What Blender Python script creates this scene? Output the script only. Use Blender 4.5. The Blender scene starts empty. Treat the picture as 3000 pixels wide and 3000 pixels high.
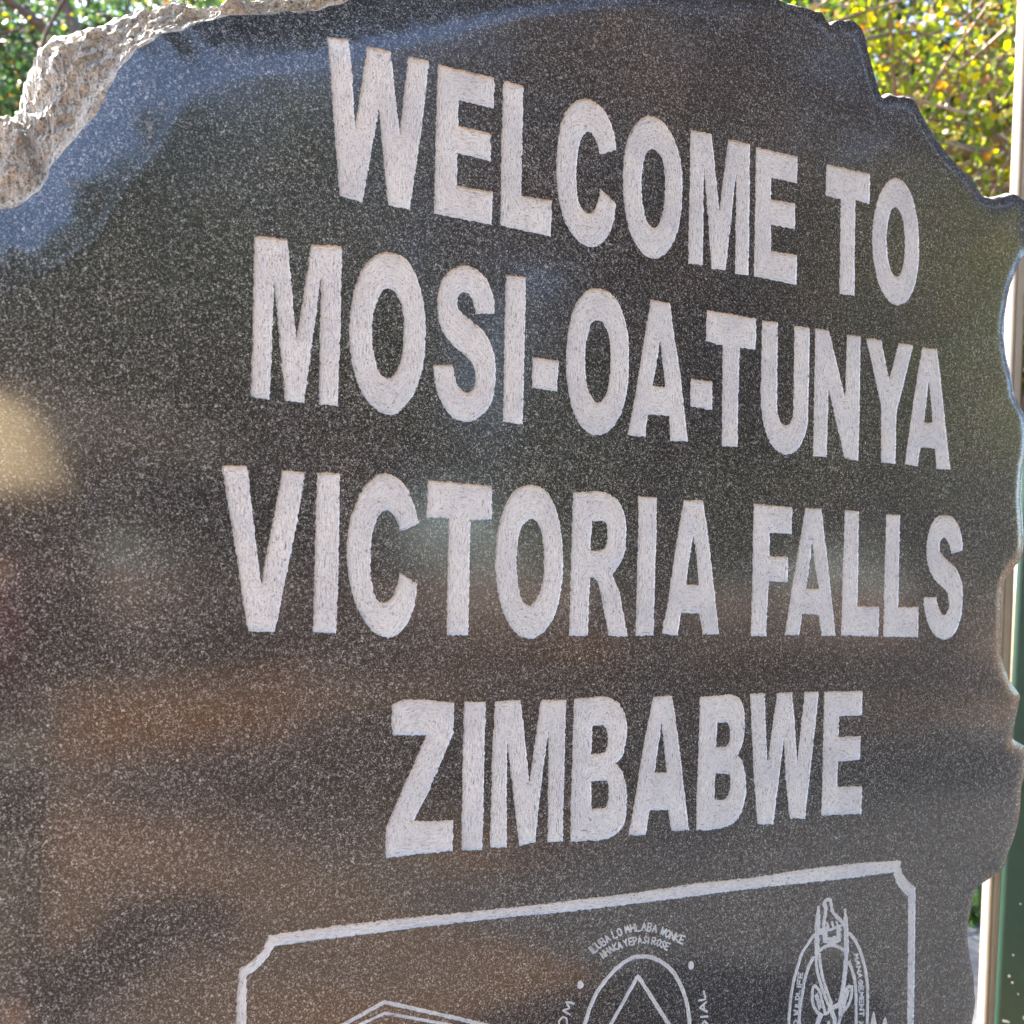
import bpy, bmesh, math, random
import numpy as np
from mathutils import Vector, Matrix, noise
from mathutils.geometry import delaunay_2d_cdt

random.seed(7)
rng = np.random.default_rng(11)
scene = bpy.context.scene
C = scene.collection

# ------------------------------------------------------------------ camera, sky, sun, exposure
FPX = 2885.0                    # focal length in pixels of the 3000 px photograph
CX, CY = 1500.0, 1698.0         # eye level lies a little under the middle of the frame
ROLL = math.atan(0.02)
CAM_H = 1.35
cam_data = bpy.data.cameras.new('camera')
cam = bpy.data.objects.new('camera', cam_data)
C.objects.link(cam)
cam_data.sensor_width = 36.0
cam_data.lens = FPX / 3000.0 * 36.0
cam_data.shift_y = (CY - 1500.0) / 3000.0
cam_data.clip_start = 0.02
cam_data.clip_end = 2000.0
cam_data.dof.use_dof = True
cam_data.dof.focus_distance = 1.55
cam_data.dof.aperture_fstop = 4.2
cam_rot = Matrix.Rotation(math.radians(90), 4, 'X') @ Matrix.Rotation(ROLL, 4, 'Z')
cam.matrix_world = Matrix.Translation((0, 0, CAM_H)) @ cam_rot
scene.camera = cam

SUN_EL = math.radians(52)
SUN_DIR = Vector((-0.80, 0.60, 0)).normalized()          # towards the sun, behind the stone
world = bpy.data.worlds.new('World')
scene.world = world
world.use_nodes = True
wn = world.node_tree
sky = wn.nodes.new('ShaderNodeTexSky')
sky.sky_type = 'NISHITA'
sky.sun_disc = False
sky.sun_elevation = SUN_EL
sky.sun_rotation = math.atan2(SUN_DIR.x, SUN_DIR.y)
sky.dust_density = 3.0
sky.ozone_density = 1.0
sky.altitude = 900
wn.links.new(sky.outputs[0], wn.nodes['Background'].inputs[0])
wn.nodes['Background'].inputs[1].default_value = 0.15
sun_data = bpy.data.lights.new('sun', 'SUN')
sun_data.energy = 5.0
sun_data.angle = math.radians(0.53)
sun_data.color = (1.0, 0.93, 0.82)
sun = bpy.data.objects.new('sun', sun_data)
C.objects.link(sun)
sun_vec = Vector((SUN_DIR.x * math.cos(SUN_EL), SUN_DIR.y * math.cos(SUN_EL), math.sin(SUN_EL)))
sun.rotation_euler = sun_vec.to_track_quat('Z', 'Y').to_euler()
sun.location = (0, 0, 20)
scene.view_settings.view_transform = 'Standard'
scene.view_settings.look = 'None'
scene.view_settings.gamma = 1.0
scene.view_settings.use_curve_mapping = False
scene.view_settings.exposure = 2.80
scene.cycles.max_bounces = 4
scene.cycles.diffuse_bounces = 2
scene.cycles.glossy_bounces = 2
scene.cycles.transmission_bounces = 2
scene.cycles.use_adaptive_sampling = True
scene.cycles.adaptive_threshold = 0.02
scene.cycles.caustics_reflective = False
scene.cycles.caustics_refractive = False
scene.cycles.use_denoising = True

# ------------------------------------------------------------------ helpers
R3 = np.array(cam_rot.to_3x3())
CAMP = np.array([0, 0, CAM_H])


def ray(px):
    px = np.asarray(px, float).reshape(-1, 2)
    v = np.stack([(px[:, 0] - CX) / FPX, -(px[:, 1] - CY) / FPX, -np.ones(len(px))], 1)
    return v @ R3.T


def at(x, y, depth):
    """point seen at photograph pixel x, y, depth metres ahead of the camera"""
    r = ray([(x, y)])[0]
    return Vector(CAMP + r * depth)


# the stone's front plane: local x along the writing, local y into the stone, local z up
_d = ray([(8100, 1830)])[0]
_d[2] = 0
DIR = _d / np.linalg.norm(_d)
NRM = np.array([DIR[1], -DIR[0], 0.0])
D0 = 1.35
ORG = -NRM * D0                       # foot of the perpendicular from the camera, on the ground


def to_uv(px, w=0.0):
    """photograph pixels -> (u, v) on the plane w metres behind the stone's front"""
    r = ray(px)
    t = -(D0 + w) / (r @ NRM)
    p = CAMP + r * t[:, None] - ORG
    return np.stack([p @ DIR, p[:, 2]], 1)


def mesh_obj(name, verts, faces, mats, parent=None, smooth=False):
    me = bpy.data.meshes.new(name)
    me.from_pydata([tuple(v) for v in verts], [], [tuple(int(i) for i in f) for f in faces])
    for m in (mats if isinstance(mats, (list, tuple)) else [mats]):
        me.materials.append(m)
    if smooth:
        me.polygons.foreach_set('use_smooth', [True] * len(me.polygons))
    me.update()
    o = bpy.data.objects.new(name, me)
    C.objects.link(o)
    if parent:
        o.parent = parent
    return o


def bm_obj(name, bm, mat, parent=None, smooth=False):
    me = bpy.data.meshes.new(name)
    bm.to_mesh(me)
    bm.free()
    me.materials.append(mat)
    if smooth:
        me.polygons.foreach_set('use_smooth', [True] * len(me.polygons))
    o = bpy.data.objects.new(name, me)
    C.objects.link(o)
    if parent:
        o.parent = parent
    return o


def tag(o, label=None, cat=None, group=None, kind=None):
    if label:
        o['label'] = label
    if cat:
        o['category'] = cat
    if group:
        o['group'] = group
    if kind:
        o['kind'] = kind
    return o


def empty(name, loc=(0, 0, 0), rz=0.0):
    o = bpy.data.objects.new(name, None)
    C.objects.link(o)
    o.location = loc
    o.rotation_euler = (0, 0, rz)
    o.empty_display_size = 0.1
    return o


# ------------------------------------------------------------------ materials
def new_mat(name):
    m = bpy.data.materials.new(name)
    m.use_nodes = True
    nt = m.node_tree
    return m, nt, nt.nodes['Principled BSDF']


def N(nt, typ, **kw):
    n = nt.nodes.new(typ)
    for k, v in kw.items():
        if k.startswith('i_'):
            n.inputs[k[2:].replace('_', ' ')].default_value = v
        else:
            setattr(n, k, v)
    return n


def ramp(nt, src, stops, interp='LINEAR'):
    r = nt.nodes.new('ShaderNodeValToRGB')
    r.color_ramp.interpolation = interp
    el = r.color_ramp.elements
    while len(el) > 1:
        el.remove(el[-1])
    for i, (p, c) in enumerate(stops):
        e = el[0] if i == 0 else el.new(p)
        e.position = p
        e.color = (*c, 1) if len(c) == 3 else c
    nt.links.new(src, r.inputs[0])
    return r


def mix(nt, fac, a, b, mode='MIX'):
    m = nt.nodes.new('ShaderNodeMix')
    m.data_type = 'RGBA'
    m.blend_type = mode
    for sock, val in ((m.inputs[0], fac), (m.inputs[6], a), (m.inputs[7], b)):
        if hasattr(val, 'is_output'):
            nt.links.new(val, sock)
        else:
            sock.default_value = val if not isinstance(val, tuple) or len(val) == 4 else (*val, 1)
    return m.outputs[2]


def bump(nt, bsdf, height, strength, dist):
    b = nt.nodes.new('ShaderNodeBump')
    b.inputs['Strength'].default_value = strength
    b.inputs['Distance'].default_value = dist
    nt.links.new(height, b.inputs['Height'])
    nt.links.new(b.outputs[0], bsdf.inputs['Normal'])
    return b


def granite_material():
    m, nt, b = new_mat('polished_granite')
    co = N(nt, 'ShaderNodeTexCoord').outputs['Object']
    n1 = N(nt, 'ShaderNodeTexNoise', i_Scale=390.0, i_Detail=2.0, i_Roughness=0.65, i_Distortion=1.2)
    n2 = N(nt, 'ShaderNodeTexNoise', i_Scale=150.0, i_Detail=2.0, i_Roughness=0.6, i_Distortion=0.6)
    n3 = N(nt, 'ShaderNodeTexNoise', i_Scale=3.5, i_Detail=3.0, i_Roughness=0.55)
    n4 = N(nt, 'ShaderNodeTexNoise', i_Scale=520.0, i_Detail=1.0)
    for n in (n1, n2, n3, n4):
        nt.links.new(co, n.inputs['Vector'])
    fleck = ramp(nt, n1.outputs[0], [(0.40, (0.007, 0.0072, 0.0078)), (0.50, (0.017, 0.0175, 0.0185)),
                                     (0.555, (0.054, 0.056, 0.059)), (0.645, (0.40, 0.42, 0.445))])
    mid = ramp(nt, n2.outputs[0], [(0.36, (0.45, 0.46, 0.48)), (0.64, (1.35, 1.33, 1.30))])
    c = mix(nt, 1.0, fleck.outputs[0], mid.outputs[0], 'MULTIPLY')
    tiny = ramp(nt, n4.outputs[0], [(0.62, (0, 0, 0)), (0.74, (0.12, 0.118, 0.112))])
    c = mix(nt, 1.0, c, tiny.outputs[0], 'ADD')
    reg = ramp(nt, n3.outputs[0], [(0.35, (0.8, 0.8, 0.82)), (0.65, (1.15, 1.12, 1.08))])
    c = mix(nt, 1.0, c, reg.outputs[0], 'MULTIPLY')
    n5 = N(nt, 'ShaderNodeTexNoise', i_Scale=95.0, i_Detail=1.0, i_Distortion=1.5)
    n6 = N(nt, 'ShaderNodeTexNoise', i_Scale=1.0, i_Detail=3.0, i_Roughness=0.6)
    mp6 = N(nt, 'ShaderNodeMapping', vector_type='TEXTURE')
    mp6.inputs['Rotation'].default_value = (0, math.radians(62), 0)
    mp6.inputs['Scale'].default_value = (0.05, 1.0, 0.0012)
    nt.links.new(co, mp6.inputs[0])
    nt.links.new(mp6.outputs[0], n6.inputs['Vector'])
    nt.links.new(co, n5.inputs['Vector'])
    big = ramp(nt, n5.outputs[0], [(0.66, (0, 0, 0)), (0.74, (0.10, 0.10, 0.105))])       # larger crystals
    scr = ramp(nt, n6.outputs[0], [(0.735, (0, 0, 0)), (0.76, (0.14, 0.14, 0.145))])       # fine scratches
    c = mix(nt, 1.0, c, big.outputs[0], 'ADD')
    c = mix(nt, 1.0, c, scr.outputs[0], 'ADD')
    nt.links.new(c, b.inputs['Base Color'])
    rr = ramp(nt, n2.outputs[0], [(0.3, (0.085,) * 3), (0.7, (0.13,) * 3)])
    nt.links.new(rr.outputs[0], b.inputs['Coat Roughness'])
    b.inputs['Coat Weight'].default_value = 1.0
    b.inputs['Coat IOR'].default_value = 1.62
    b.inputs['Roughness'].default_value = 0.42
    b.inputs['IOR'].default_value = 1.38
    nb = N(nt, 'ShaderNodeTexNoise', i_Scale=6.0, i_Detail=2.0)
    nt.links.new(co, nb.inputs['Vector'])
    bump(nt, b, nb.outputs[0], 0.2, 0.005)
    return m


def rough_material():
    m, nt, b = new_mat('broken_stone')
    co = N(nt, 'ShaderNodeTexCoord').outputs['Object']
    n1 = N(nt, 'ShaderNodeTexNoise', i_Scale=240.0, i_Detail=3.0, i_Roughness=0.7, i_Distortion=1.0)
    n2 = N(nt, 'ShaderNodeTexNoise', i_Scale=14.0, i_Detail=5.0, i_Roughness=0.65)
    n3 = N(nt, 'ShaderNodeTexNoise', i_Scale=85.0, i_Detail=4.0, i_Roughness=0.7, i_Distortion=0.4)
    for n in (n1, n2, n3):
        nt.links.new(co, n.inputs['Vector'])
    a = ramp(nt, n1.outputs[0], [(0.34, (0.035, 0.032, 0.034)), (0.42, (0.44, 0.405, 0.35)), (0.56, (0.72, 0.67, 0.575))])
    t = ramp(nt, n2.outputs[0], [(0.3, (0.66, 0.67, 0.70)), (0.5, (0.95, 0.94, 0.92)), (0.68, (1.12, 1.02, 0.88))])
    c = mix(nt, 1.0, a.outputs[0], t.outputs[0], 'MULTIPLY')
    nt.links.new(c, b.inputs['Base Color'])
    b.inputs['Roughness'].default_value = 0.72
    mx = N(nt, 'ShaderNodeMath', operation='ADD')
    nt.links.new(n1.outputs[0], mx.inputs[0])
    m2 = N(nt, 'ShaderNodeMath', operation='MULTIPLY')
    m2.inputs[1].default_value = 2.5
    nt.links.new(n3.outputs[0], m2.inputs[0])
    nt.links.new(m2.outputs[0], mx.inputs[1])
    bump(nt, b, mx.outputs[0], 1.0, 0.006)
    return m


def carved_material():
    """pecked stone: short chisel strokes that follow each stroke of the letter (direction kept as a doubled angle in 'stroke')"""
    m, nt, b = new_mat('pecked_letter')
    uv = N(nt, 'ShaderNodeUVMap', uv_map='stroke')
    sp = N(nt, 'ShaderNodeSeparateXYZ')
    nt.links.new(uv.outputs[0], sp.inputs[0])
    co = N(nt, 'ShaderNodeTexCoord').outputs['Object']
    total = None
    for k in range(4):
        ang = k * math.pi / 4
        mp = N(nt, 'ShaderNodeMapping', vector_type='TEXTURE')
        mp.inputs['Rotation'].default_value = (0, -ang, 0)
        mp.inputs['Scale'].default_value = (0.0105, 1.0, 0.0021)
        mp.inputs['Location'].default_value = (k * 3.1, 0, k * 1.7)
        nt.links.new(co, mp.inputs[0])
        n = N(nt, 'ShaderNodeTexNoise', i_Scale=1.0, i_Detail=2.0, i_Roughness=0.65, i_Distortion=0.6)
        nt.links.new(mp.outputs[0], n.inputs['Vector'])
        # weight: how well the stroke runs along this direction
        c_, s_ = math.cos(2 * ang), math.sin(2 * ang)
        m1 = N(nt, 'ShaderNodeMath', operation='MULTIPLY')
        m1.inputs[1].default_value = c_
        nt.links.new(sp.outputs[0], m1.inputs[0])
        m2 = N(nt, 'ShaderNodeMath', operation='MULTIPLY_ADD')
        m2.inputs[1].default_value = s_
        nt.links.new(sp.outputs[1], m2.inputs[0])
        nt.links.new(m1.outputs[0], m2.inputs[2])
        m3 = N(nt, 'ShaderNodeMath', operation='MAXIMUM')
        m3.inputs[1].default_value = 0.0
        nt.links.new(m2.outputs[0], m3.inputs[0])
        c0 = N(nt, 'ShaderNodeMath', operation='SUBTRACT')
        c0.inputs[1].default_value = 0.5
        nt.links.new(n.outputs[0], c0.inputs[0])
        m4 = N(nt, 'ShaderNodeMath', operation='MULTIPLY_ADD')
        nt.links.new(c0.outputs[0], m4.inputs[0])
        nt.links.new(m3.outputs[0], m4.inputs[1])
        if total is None:
            m4.inputs[2].default_value = 0.5
        else:
            nt.links.new(total, m4.inputs[2])
        total = m4.outputs[0]
    n2 = N(nt, 'ShaderNodeTexNoise', i_Scale=11.0, i_Detail=4.0, i_Roughness=0.6)
    n3 = N(nt, 'ShaderNodeTexNoise', i_Scale=420.0, i_Detail=2.0)
    n4 = N(nt, 'ShaderNodeTexNoise', i_Scale=4.0, i_Detail=5.0, i_Roughness=0.7)
    for n in (n2, n3, n4):
        nt.links.new(co, n.inputs['Vector'])
    a = ramp(nt, total, [(0.28, (0.26, 0.265, 0.27)), (0.39, (0.70, 0.72, 0.74)), (0.52, (0.815, 0.84, 0.86)), (0.66, (0.88, 0.905, 0.925))])
    f = ramp(nt, n3.outputs[0], [(0.28, (0.45, 0.45, 0.46)), (0.40, (1, 1, 1))])
    t = ramp(nt, n2.outputs[0], [(0.3, (0.86, 0.86, 0.88)), (0.6, (1.04, 1.03, 1.0))])
    c = mix(nt, 1.0, a.outputs[0], f.outputs[0], 'MULTIPLY')
    c = mix(nt, 1.0, c, t.outputs[0], 'MULTIPLY')
    rust = ramp(nt, n4.outputs[0], [(0.66, (0, 0, 0)), (0.76, (1, 1, 1))])
    c = mix(nt, rust.outputs[0], c, mix(nt, 1.0, c, (0.95, 0.80, 0.60), 'MULTIPLY'))
    nt.links.new(c, b.inputs['Base Color'])
    b.inputs['Roughness'].default_value = 0.7
    b.inputs['Specular IOR Level'].default_value = 0.35
    mx = N(nt, 'ShaderNodeMath', operation='MULTIPLY_ADD')
    mx.inputs[1].default_value = 0.5
    nt.links.new(n3.outputs[0], mx.inputs[0])
    nt.links.new(total, mx.inputs[2])
    bump(nt, b, mx.outputs[0], 1.0, 0.003)
    return m


def simple_material(name, col, rough=0.6, col2=None, scale=8.0, bumpd=0.0, metal=0.0, spec=0.5):
    m, nt, b = new_mat(name)
    co = N(nt, 'ShaderNodeTexCoord').outputs['Object']
    n = N(nt, 'ShaderNodeTexNoise', i_Scale=scale, i_Detail=5.0, i_Roughness=0.65)
    nt.links.new(co, n.inputs['Vector'])
    r = ramp(nt, n.outputs[0], [(0.3, col), (0.7, col2 or tuple(c * 0.7 for c in col))])
    nt.links.new(r.outputs[0], b.inputs['Base Color'])
    b.inputs['Roughness'].default_value = rough
    b.inputs['Metallic'].default_value = metal
    b.inputs['Specular IOR Level'].default_value = spec
    if bumpd:
        bump(nt, b, n.outputs[0], 0.8, bumpd)
    return m


def leaf_material(name='leaf'):
    m, nt, b = new_mat(name)
    nt.nodes.remove(b)
    at_ = N(nt, 'ShaderNodeAttribute', attribute_name='Col')
    d = N(nt, 'ShaderNodeBsdfPrincipled')
    d.inputs['Roughness'].default_value = 0.45
    nt.links.new(at_.outputs['Color'], d.inputs['Base Color'])
    t = N(nt, 'ShaderNodeBsdfTranslucent')
    sat = N(nt, 'ShaderNodeHueSaturation')
    sat.inputs['Saturation'].default_value = 1.1
    sat.inputs['Value'].default_value = 1.35
    nt.links.new(at_.outputs['Color'], sat.inputs['Color'])
    nt.links.new(sat.outputs[0], t.inputs[0])
    mx = N(nt, 'ShaderNodeMixShader')
    mx.inputs[0].default_value = 0.5
    nt.links.new(d.outputs[0], mx.inputs[1])
    nt.links.new(t.outputs[0], mx.inputs[2])
    nt.links.new(mx.outputs[0], nt.nodes['Material Output'].inputs[0])
    return m


def ground_material():
    m, nt, b = new_mat('dry_earth')
    co = N(nt, 'ShaderNodeTexCoord').outputs['Object']
    n1 = N(nt, 'ShaderNodeTexNoise', i_Scale=0.7, i_Detail=6.0, i_Roughness=0.6)
    n2 = N(nt, 'ShaderNodeTexNoise', i_Scale=26.0, i_Detail=5.0, i_Roughness=0.7)
    for n in (n1, n2):
        nt.links.new(co, n.inputs['Vector'])
    a = ramp(nt, n1.outputs[0], [(0.36, (0.24, 0.105, 0.036)), (0.48, (0.21, 0.128, 0.068)), (0.62, (0.12, 0.094, 0.070))])
    f = ramp(nt, n2.outputs[0], [(0.3, (0.55, 0.52, 0.5)), (0.5, (1, 1, 1)), (0.7, (1.25, 1.1, 0.9))])
    nt.links.new(mix(nt, 1.0, a.outputs[0], f.outputs[0], 'MULTIPLY'), b.inputs['Base Color'])
    b.inputs['Roughness'].default_value = 0.95
    bump(nt, b, n2.outputs[0], 1.0, 0.03)
    return m


MAT = dict(
    granite=granite_material(), rough=rough_material(), carved=carved_material(), leaf=leaf_material(),
    ground=ground_material(),
    path=simple_material('grey_gravel', (0.15, 0.148, 0.15), 0.95, (0.075, 0.075, 0.08), 34.0, 0.03),
    ground_shade=simple_material('painted_shade', (0.075, 0.073, 0.072), 0.9, (0.045, 0.045, 0.047), 22.0, 0.004),  # dark tone standing in for shade on the ground
    bark=simple_material('bark', (0.15, 0.11, 0.085), 0.9, (0.06, 0.045, 0.04), 30.0, 0.01),
    pale_bark=simple_material('pale_bark', (0.34, 0.27, 0.22), 0.85, (0.17, 0.12, 0.095), 30.0, 0.006),
    honed=simple_material('honed_granite', (0.028, 0.028, 0.03), 0.7, (0.085, 0.083, 0.082), 260.0, 0.002),
    green_paint=simple_material('dark_green_paint', (0.008, 0.042, 0.025), 0.4, (0.006, 0.030, 0.018), 20.0, 0.0006),
    cream_paint=simple_material('cream_paint', (0.40, 0.33, 0.26), 0.6, (0.34, 0.27, 0.21), 14.0, 0.001),
    paint_chip=simple_material('bare_primer', (0.55, 0.55, 0.50), 0.8, (0.40, 0.40, 0.36), 60.0),
    shirt=simple_material('maroon_cloth', (0.14, 0.022, 0.030), 0.9, (0.09, 0.015, 0.02), 30.0),
    trousers=simple_material('khaki_cloth', (0.14, 0.12, 0.09), 0.9, (0.10, 0.085, 0.06), 30.0),
    skin=simple_material('skin', (0.40, 0.24, 0.17), 0.5, (0.36, 0.20, 0.14), 20.0),
    straw=simple_material('straw', (0.84, 0.66, 0.40), 0.8, (0.74, 0.56, 0.32), 90.0, 0.002),
    hair=simple_material('hair', (0.05, 0.03, 0.02), 0.6, (0.03, 0.02, 0.012), 60.0),
    black=simple_material('black_plastic', (0.02, 0.02, 0.022), 0.3, (0.015, 0.015, 0.016), 40.0),
    shoe=simple_material('shoe_leather', (0.08, 0.05, 0.03), 0.5, (0.05, 0.03, 0.02), 40.0),
    fascia=simple_material('pale_fascia', (0.62, 0.60, 0.54), 0.6, (0.52, 0.50, 0.45), 6.0),
    thatch=simple_material('thatch', (0.20, 0.16, 0.11), 0.95, (0.10, 0.08, 0.055), 30.0, 0.02),
    timber=simple_material('timber', (0.16, 0.11, 0.07), 0.8, (0.09, 0.06, 0.04), 12.0, 0.004),
)

# ------------------------------------------------------------------ ground, path
gb = bmesh.new()
bmesh.ops.create_grid(gb, x_segments=60, y_segments=60, size=400)
for v in gb.verts:
    r_ = math.hypot(v.co.x, v.co.y)
    v.co.z = 0 if r_ < 12 else min(1.0, (r_ - 12) / 60) * 0.5 * noise.noise(v.co * 0.03)
ground = bm_obj('ground', gb, MAT['ground'], smooth=True)
tag(ground, kind='structure')

# ------------------------------------------------------------------ the stone: tracing
CROPS = {           # origin and scale of the enlargements the outlines were measured in
    'A': (900, 60, 800 / 1932), 'B': (1600, 250, 1150 / 1932), 'C': (700, 650, 900 / 1932),
    'D': (1500, 800, 1350 / 1932), 'D4': (1600, 860, 660 / 1932), 'Z2': (2200, 0, 800 / 1932),
    'Z3': (2200, 700, 800 / 1932), 'Z4': (2200, 1500, 800 / 1932), 'Z5': (2200, 2300, 800 / 1932),
    'Z6': (1500, 2500, 700 / 1932), 'E': (600, 1300, 1100 / 1932), 'F2': (1600, 1400, 600 / 1932),
    'G1': (1100, 2000, 760 / 1932), 'G2': (1800, 1980, 760 / 1932), 'H': (600, 2500, 900 / 1932),
    'R5': (2280, 2600, 320 / 1546), 'P': (0, 0, 1.0),
}
S = 1   # smooth point flag


def sm(*pts):
    return [(x, y, S) for x, y in pts]


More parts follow.
